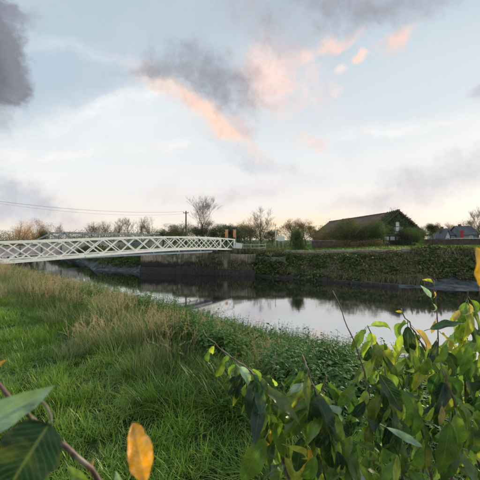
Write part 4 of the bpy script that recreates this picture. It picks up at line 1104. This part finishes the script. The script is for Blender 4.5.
def leaf_mesh(droop, fold, curl, wave, seed, petiole=.14, broad=.0, pk=None, nl=14, nw=6, rag=.03):
    """unit leaf: length 1 along +Y, width about .36, normal +Z"""
    rs = random.Random(seed); NL, NW = nl, nw; vs, uvs, fs = [], [], []
    ph = rs.uniform(0, 6.28)
    for i in range(NL+1):
        v = i/NL
        w = .5*.30*(math.sin(math.pi*min(1, v**(.82+broad)))**.85)*(1-.25*v) + .002
        if pk: w = .5*.32*math.sin(math.pi*v**pk)**.7 + .002
        w *= 1+.05*math.sin(v*23+ph)+rag*rs.uniform(-1,1)
        if i == NL: w = .001
        y = petiole + v*(1-petiole)
        a = droop*v*v*1.2; cz = -math.sin(a)*v*.45; cy = y*math.cos(a*.45)
        tw = curl*v
        for j in range(NW+1):
            s = (j/NW-.5)*2; x = s*w
            z = cz + abs(s)**1.3*w*fold + wave*w*math.sin(v*13+ph+(1.6 if s > 0 else 0))*abs(s)
            xr = x*math.cos(tw)-(z-cz)*math.sin(tw); zr = x*math.sin(tw)+(z-cz)*math.cos(tw)+cz
            vs.append((xr, cy, zr)); uvs.append((j/NW, v))
    for i in range(NL):
        for j in range(NW):
            a = i*(NW+1)+j; fs.append((a, a+1, a+NW+2, a+NW+1))
    # petiole
    k = len(vs); n = 5
    for i, (yy, zz, r) in enumerate([(0, .0, .011), (petiole*.5, .012, .009), (petiole*1.05, .0, .008)]):
        for q in range(n):
            a = 2*math.pi*q/n; vs.append((math.cos(a)*r, yy, zz+math.sin(a)*r)); uvs.append((.5, .02))
    for i in range(2):
        for q in range(n): fs.append((k+i*n+q, k+i*n+(q+1) % n, k+(i+1)*n+(q+1) % n, k+(i+1)*n+q))
    me = bpy.data.meshes.new('leaf'); me.from_pydata(vs, [], fs)
    ul = me.uv_layers.new(name='uv'); li = np.empty(len(me.loops), np.int32); me.loops.foreach_get('vertex_index', li)
    ul.data.foreach_set('uv', np.array(uvs, np.float32)[li].ravel())
    me.polygons.foreach_set('use_smooth', [True]*len(fs)); me.materials.append(M['leaf']); me.update(); return me
LM = [leaf_mesh(.8,.55,.25,.2,1), leaf_mesh(1.3,.7,-.4,.25,2), leaf_mesh(.3,.3,.3,.18,3,broad=.1), leaf_mesh(1.7,.8,.6,.25,4),
      leaf_mesh(1.1,.5,-.3,.3,5), leaf_mesh(1.4,1.0,.2,.15,6), leaf_mesh(.15,.5,-.5,.2,7,broad=.15), leaf_mesh(.9,.6,1.1,.25,8)]
LM_BIG = leaf_mesh(.35,.22,.1,.10,31,petiole=.03,pk=.62,nl=36,nw=12,rag=.012); LM_GOLD = leaf_mesh(.9,.5,-.6,.16,32,petiole=.10,pk=1.05,nl=36,nw=12,rag=.03)
PAL = dict(dark=(.015,.045,.024), deep=(.026,.075,.024), mid=(.075,.155,.028), green=(.14,.25,.036), lime=(.34,.44,.055), yel=(.60,.42,.035),
           gold=(.80,.36,.02), tan=(.42,.30,.12), pale=(.30,.44,.36), olive=(.12,.16,.03), ygr=(.38,.40,.05))
def put_leaf(root, base, tip, col, wr=1., face=None, var=None, rs=random, label=None):
    base = Vector(base); tip = Vector(tip); y = tip-base; L = y.length; y.normalize()
    f = Vector(face) if face is not None else Vector((rs.gauss(0,.45), -1, rs.gauss(.45,.4)))
    z = f - f.dot(y)*y
    if z.length < .05: z = Vector((.1,-1,.3)) - Vector((.1,-1,.3)).dot(y)*y
    z.normalize(); x = y.cross(z)
    Mx = Matrix((x*L*wr, y*L, z*L)).transposed().to_4x4(); Mx.translation = base
    o = bpy.data.objects.new('leaf', (var if isinstance(var, bpy.types.Mesh) else LM[rs.randrange(len(LM)) if var is None else var])); COL.objects.link(o)
    o.parent = root; o.matrix_parent_inverse = Matrix.Identity(4)
    Ml = Matrix.Translation(root.location).inverted() @ Mx
    loc, rot, sc = Ml.decompose(); o.location = loc; o.rotation_mode = 'QUATERNION'; o.rotation_quaternion = rot; o.scale = sc
    c = PAL[col] if isinstance(col, str) else col
    j = rs.uniform(.85,1.18); o.color = (c[0]*j*rs.uniform(.9,1.12), c[1]*j, c[2]*j*rs.uniform(.85,1.2), 1)
    if label: o['label'] = label
    return o
M['stem'] = mat('brown_stem', (.10,.05,.04), .55, noisy((.07,.035,.03),(.17,.095,.07), 60, .5, .001, (.26,.22,.17), 35))
M['stemgreen'] = mat('greenish_stem', (.16,.16,.07), .55, noisy((.12,.11,.05),(.22,.22,.10), 60, .3, .001))
def smooth_pts(P, n=6):
    out = []
    P = [P[0]*2-P[1]] + P + [P[-1]*2-P[-2]]
    for i in range(1, len(P)-2):
        for k in range(n):
            t_ = k/n; a, b, c, d = P[i-1], P[i], P[i+1], P[i+2]
            out.append(.5*((2*b)+(-a+c)*t_+(2*a-5*b+4*c-d)*t_*t_+(-a+3*b-3*c+d)*t_**3))
    out.append(P[-2]); return out
def stem(root, pts, r0, r1, m='stem', rs=random):
    P = smooth_pts([Vector(p) for p in pts]); n = len(P)
    jj = .0015 if r0 > .003 else .0002
    P = [p + Vector((rs.gauss(0,jj), rs.gauss(0,jj), rs.gauss(0,jj))) for p in P]
    mb = MB(); mb.tube(P, [(r0+(r1-r0)*i/(n-1))*(1.14 if i % 5 == 0 else 1)*.82 for i in range(n)], 8)
    mb.build('stem', M[m], root, smooth=True); return P
def grow_leaves(root, P, n, L, cols, rs, lo=.0, hi=1., spread=.6, face=None, down=1.1):
    N_ = len(P); cnt = 0
    for k in range(n):
        f = lo+(hi-lo)*(k+rs.random()*.6)/n; i = min(int(f*(N_-1)), N_-2); p = P[i].lerp(P[i+1], f*(N_-1)-i)
        a = k*2.4+rs.uniform(-.5,.5)
        out = Vector((math.cos(a), math.sin(a), 0))*spread
        d = (out + Vector((0,0,-down*rs.uniform(.3,1.3)))).normalized()
        l = rs.uniform(*L)*1.28; base = p; tip = p + d*l
        if tip.y < .32: continue
        fc = Vector((out.x*.8+rs.gauss(0,.3), out.y*.8-.55, .55+rs.gauss(0,.25)))
        put_leaf(root, base, tip, rs.choices([c for c, _ in cols], [w for _, w in cols])[0], rs.uniform(.75,1.15), fc, rs=rs)
MIX = [('dark',3.),('deep',3.5),('mid',5),('green',4.5),('lime',2.),('olive',1.6),('ygr',.5),('yel',.35),('pale',.3),('tan',.15)]
MIXL = [('deep',1),('mid',2.5),('green',5),('lime',3.4),('olive',2),('ygr',1.2),('tan',.5),('dark',1)]
def build_shrubs():
    rs = random.Random(21)
    gz = lambda x, y: float(height(x, y))
    # --- shrub in the lower middle
    A = empty('glossy_shrub', (.22, 1.0, gz(.22,1.0)), 'leafy shrub with drooping dark and yellow leaves at lower middle', 'shrub', 'foreground shrubs')
    s1 = stem(A, [A.location, at(300,540,.98), at(288,480,.95), at(276,432,.92), at(266,400,.9), at(258,380,.9), at(247,368,.9), at(222,350,.93), at(203,330,.96)], .008, .0013)
    s2 = stem(A, [A.location+Vector((.06,0,0)), at(410,560,1.0), at(372,490,.95), at(350,455,.9), at(332,428,.88), at(318,398,.88), at(308,372,.9), at(302,355,.92)], .009, .003)
    s3 = stem(A, [A.location+Vector((-.02,.04,0)), at(300,560,1.1), at(290,480,1.08), at(283,430,1.06), at(277,400,1.05), at(272,380,1.05), at(276,352,1.08)], .006, .0012)
    s4 = stem(A, [A.location+Vector((.03,.03,0)), at(340,540,1.05), at(325,480,1.0), at(320,440,1.0), at(322,400,1.0), at(326,375,1.02)], .006, .0015)
    def L(root, b, t, d, col, w=1., face=(0,-1,.5), var=None, dd=.0, label=None):
        put_leaf(root, at(*b, d), at(*t, d-dd), col, w, face, var, rs, label)
    L(A,(238,372),(221,402),.88,'dark',1.05,(-.3,-1,.4),0); L(A,(240,380),(233,409),.89,'ygr',.8,(.2,-1,.3),2,label='yellow leaf hanging at the left of the shrub')
    L(A,(236,364),(257,386),.86,'pale',1.15,(0,-.7,1),1,.02); L(A,(249,367),(268,384),.87,'lime',.85,(.3,-.8,.6),3,.02)
    L(A,(267,404),(255,438),.84,'lime',1.55,(-.1,-1,.3),6,.0,'lime green broad leaf on the middle stem'); L(A,(270,430),(238,488),.80,'green',1.2,(-.25,-1,.35),2)
    L(A,(215,344),(208,358),.94,'lime',1.3,(-.2,-1,.3),5); L(A,(226,356),(214,384),.93,'olive',.9,(.2,-1,.3),0); L(A,(212,346),(203,371),.96,'mid',.8,(-.4,-1,.3),1)
    L(A,(230,352),(222,366),.95,'green',1.1,(.4,-1,.4),4); L(A,(248,376),(238,398),.93,'deep',1.2,(0,-1,.4),4)
    L(A,(311,390),(312,442),.84,'dark',1.0,(.25,-1,.5),5); L(A,(331,418),(313,458),.85,'dark',1.05,(-.2,-1,.5),0)
    L(A,(310,402),(278,446),.86,'mid',1.25,(.2,-1,.3),2); L(A,(357,380),(338,408),.92,'mid',1.2,(.2,-1,.3),6)
    L(A,(322,392),(332,414),.87,'lime',.9,(-.2,-1,.3),1); L(A,(367,396),(349,428),.9,'dark',.95,(0,-1,.4),1)
    L(A,(336,445),(344,486),.82,'dark',1.05,(.1,-1,.4),4); L(A,(296,372),(281,391),.93,'dark',1.1,(0,-1,.4),4)
    L(A,(312,384),(280,394),.88,'pale',.9,(0,-.6,1),1,.02,'pale shiny leaf turned up to the sky'); L(A,(307,388),(304,399),.9,'gold',1.3,(0,-1,.2),6,0,'small orange yellow leaf')
    L(A,(282,444),(326,462),.80,'ygr',.55,(.2,-.8,.8),3); L(A,(350,440),(396,462),.82,'mid',.75,(.1,-.7,.9),3,.0)
    L(A,(303,430),(296,478),.84,'deep',1.2,(-.1,-1,.4),2); L(A,(318,450),(300,492),.8,'green',1.1,(0,-1,.4),0); L(A,(276,420),(258,460),.88,'yel',.8,(0,-1,.4),4)
    L(A,(262,384),(250,396),.92,'yel',1.1,(0,-1,.4),6); L(A,(268,392),(248,408),.93,'yel',.9,(.1,-1,.6),1); L(A,(356,430),(330,470),.86,'green',1.1,(0,-1,.4),6)
    grow_leaves(A, s1, 24, (.06,.11), MIX, rs, .42, .82); grow_leaves(A, s2, 26, (.07,.12), MIX, rs, .42, .92)
    grow_leaves(A, s3, 26, (.06,.11), MIX, rs, .35, .9); grow_leaves(A, s4, 24, (.06,.11), MIX, rs, .4, 1.)
    grow_leaves(A, s1, 22, (.07,.12), MIX, rs, .2, .7, .9); grow_leaves(A, s2, 26, (.07,.13), MIX, rs, .2, .8, .9); grow_leaves(A, s4, 20, (.07,.12), MIX, rs, .2, .8, .9)
    # --- shrub at lower right
    Bq = empty('glossy_shrub', (.72, 1.15, gz(.72,1.15)), 'tall leafy shrub with green drooping leaves filling the lower right corner', 'shrub', 'foreground shrubs')
    b0 = Bq.location
    st = []
    def S(pts, r0, r1, n, LL, cols, lo, hi=1., m='stem'):
        P = stem(Bq, [b0+Vector((rs.gauss(0,.05), rs.gauss(0,.05), 0))]+pts, r0, r1, m, rs); grow_leaves(Bq, P, n, LL, cols, rs, lo, hi)
    S([at(395,560,1.0), at(376,480,.96), at(370,420,.95), at(366,380,.95), at(351,335,.97), at(333,290,1.0)], .006, .0012, 15, (.06,.09), MIX, .30, .72)
    S([at(440,540,1.1), at(425,440,1.08), at(400,385,1.06), at(380,350,1.05), at(368,326,1.05)], .006, .0018, 26, (.07,.12), MIXL, .35, 1.)
    S([at(470,540,1.15), at(462,450,1.12), at(440,380,1.1), at(418,338,1.1), at(400,308,1.1)], .007, .0018, 34, (.07,.12), MIXL, .35, .93)
    S([at(440,560,.95), at(452,470,.93), at(455,410,.92), at(440,360,.98), at(437,320,1.02), at(434,280,1.05)], .006, .0014, 22, (.07,.12), MIX, .35, .80)
    S([at(500,560,1.1), at(470,430,1.08), at(464,360,1.05), at(466,320,1.03), at(468,290,1.02)], .007, .0016, 40, (.07,.12), MIXL, .32, .97)
    S([at(520,560,1.0), at(500,440,.98), at(490,370,.95), at(482,330,.92)], .007, .0018, 30, (.08,.13), MIX, .32, 1.)
    S([at(420,560,.95), at(405,490,.9), at(396,440,.9), at(390,400,.9), at(384,366,.92)], .005, .0016, 22, (.07,.11), MIX, .33, 1.)
    S([at(430,560,1.3), at(420,430,1.3), at(410,370,1.28), at(412,340,1.28)], .006, .0016, 24, (.08,.13), MIX, .35, 1.)
    S([at(480,560,1.3), at(452,420,1.3), at(446,370,1.25), at(450,335,1.25)], .006, .0016, 24, (.08,.13), MIX, .35, 1.)
    S([at(540,540,1.2), at(520,430,1.2), at(500,350,1.2)], .006, .0016, 14, (.08,.13), MIX, .35, 1.)
    L(Bq,(366,327),(398,322),1.0,'lime',.85,(0,-.6,1),1,.02,'arched lime green leaf at the tip of a shoot'); L(Bq,(366,327),(349,354),1.0,'green',1.0,(-.2,-1,.5),0); L(Bq,(370,330),(378,352),1.0,'lime',.85,(.3,-1,.4),1)
    L(Bq,(372,342),(362,370),1.0,'deep',.9,(0,-1,.4),5); L(Bq,(390,342),(404,364),.98,'lime',.85,(.3,-.8,.5),0); L(Bq,(384,340),(386,358),1.02,'mid',.9)
    L(Bq,(374,366),(408,418),.84,'dark',.92,(-.3,-1,.6),2); L(Bq,(380,424),(426,448),.74,'pale',.5,(.1,-.9,.5),6,.0,'narrow pale blue green leaf seen from below')
    L(Bq,(455,408),(463,466),.82,'green',1.05,(.3,-1,.4),0); L(Bq,(451,412),(441,482),.80,'mid',1.0,(-.3,-1,.4),2); L(Bq,(442,402),(441,427),.84,'tan',.95,(0,-1,.3),6)
    L(Bq,(436,403),(421,430),.84,'lime',.55,(-.3,-.8,.5),3); L(Bq,(430,410),(424,426),.87,'ygr',.9); L(Bq,(458,404),(486,414),.84,'green',.8,(0,-.6,1),1)
    L(Bq,(424,331),(466,319),.85,'deep',.95,(0,-.55,.9),2,.01); L(Bq,(432,300),(424,284),1.0,'pale',.9,(0,-1,.2),7); L(Bq,(432,302),(440,315),1.0,'pale',.7,(.3,-1,.4),3)
    L(Bq,(434,283),(424,277),1.03,'ygr',1.1,(0,-.7,.7)); L(Bq,(436,318),(432,334),1.0,'tan',1.1,(0,-1,.2),6); L(Bq,(460,308),(454,322),.96,'tan',1.4,(-.5,-1,.2),6)
    L(Bq,(468,300),(472,322),.95,'tan',.7,(.2,-1,.2),5); L(Bq,(403,312),(396,311),1.06,'yel',1.3,(0,-1,.3)); L(Bq,(434,290),(436,300),1.0,'yel',.9)
    L(Bq,(448,340),(436,370),.9,'green',1.0,(0,-1,.4),0); L(Bq,(470,340),(462,380),.88,'mid',1.1,(0,-1,.4),2); L(Bq,(474,330),(486,362),.86,'green',1.1,(0,-1,.4),4)
    L(Bq,(465,375),(478,404),.86,'deep',1.1); L(Bq,(412,350),(420,384),.95,'mid',.95,(.2,-1,.5),0); L(Bq,(430,352),(422,386),.95,'green',.95,(-.2,-1,.5),1)
    L(Bq,(402,425),(380,470),.86,'deep',1.0); L(Bq,(424,440),(404,486),.84,'mid',1.0); L(Bq,(470,420),(482,470),.78,'deep',1.1,(0,-1,.4),4)
    # the leaves deep inside the shrub, past counting
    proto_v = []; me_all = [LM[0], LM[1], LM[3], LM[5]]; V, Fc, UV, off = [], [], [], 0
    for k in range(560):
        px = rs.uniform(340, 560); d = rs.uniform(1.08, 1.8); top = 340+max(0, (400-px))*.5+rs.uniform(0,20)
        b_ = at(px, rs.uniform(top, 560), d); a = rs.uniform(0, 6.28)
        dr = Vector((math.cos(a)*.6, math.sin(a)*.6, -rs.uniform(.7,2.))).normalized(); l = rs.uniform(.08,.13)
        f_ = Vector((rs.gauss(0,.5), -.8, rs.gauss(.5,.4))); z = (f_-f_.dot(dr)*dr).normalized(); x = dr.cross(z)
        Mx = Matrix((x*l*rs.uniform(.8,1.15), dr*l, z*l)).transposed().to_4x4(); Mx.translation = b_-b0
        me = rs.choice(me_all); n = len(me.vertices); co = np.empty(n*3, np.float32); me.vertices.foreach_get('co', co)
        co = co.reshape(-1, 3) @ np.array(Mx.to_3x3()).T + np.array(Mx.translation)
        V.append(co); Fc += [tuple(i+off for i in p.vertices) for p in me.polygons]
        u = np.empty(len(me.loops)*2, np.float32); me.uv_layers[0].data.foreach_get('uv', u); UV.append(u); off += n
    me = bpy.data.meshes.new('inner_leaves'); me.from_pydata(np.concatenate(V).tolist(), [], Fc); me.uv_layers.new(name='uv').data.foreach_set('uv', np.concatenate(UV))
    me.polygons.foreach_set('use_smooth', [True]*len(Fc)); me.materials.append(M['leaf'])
    o = bpy.data.objects.new('inner_leaves', me); COL.objects.link(o); o.parent = Bq; o.color = (.04,.10,.024,1); o['kind'] = 'stuff'  # shade in the depth of the shrub put into a darker leaf colour
    # orange leaf close to the lens at the right edge, on its own shoot
    ps = stem(Bq, [b0+Vector((.1,-.1,0)), at(520,470,.6), at(500,380,.5), at(486,320,.46), at(481,288,.45)], .004, .0012)
    put_leaf(Bq, at(480,291,.45), at(485,245,.44), 'gold', 1.25, (-.25,-1,.1), LM_GOLD, rs, 'bright orange leaf at the right edge of the photo')
    # --- out of focus sprig at lower left
    C_ = empty('leafy_sprig', (.02, .55, gz(.02,.55)), 'blurred branch with large dark leaf and golden leaf close to the lens', 'shrub', 'foreground shrubs')
    stem(C_, [C_.location, at(190,640,.46), at(104,488,.38), at(34,421,.36), at(-36,350,.36)], .005, .0022)
    put_leaf(C_, at(51,421,.32), at(-6,508,.30), 'dark', 2.15, (.30,-1,.5), LM_BIG, rs, 'large dark green leaf with pale midrib, out of focus')
    put_leaf(C_, at(-70,452,.30), at(52,386,.33), 'pale', 1.0, (.15,-1,.3), 6, rs, 'pale green leaf seen from below at the left edge')
    put_leaf(C_, at(147,488,.34), at(131,427,.34), 'gold', 1.25, (.35,-1,.15), LM_GOLD, rs, 'golden yellow leaf standing upright near the bottom')
    stem(C_, [at(104,486,.38), at(130,510,.40), at(147,488,.34)], .002, .0013, 'stemgreen')
    stem(C_, [at(34,424,.36), at(26,408,.34), at(34,401,.33), at(44,404,.33), at(50,414,.325), at(51,424,.32)], .0024, .0017, 'stemgreen')
    put_leaf(C_, at(92,484,.38), at(62,470,.37), 'green', 1.1, (0,-1,.5), 4, rs); put_leaf(C_, at(122,494,.39), at(115,472,.39), 'pale', 1.2, (0,-1,.3), 6, rs)
    put_leaf(C_, at(94,478,.38), at(90,458,.38), 'tan', .8, (0,-1,.3), 5, rs); put_leaf(C_, at(-14,378,.36), at(1,360,.36), 'gold', 1.2, (0,-1,.3), 0, rs)
build_shrubs()
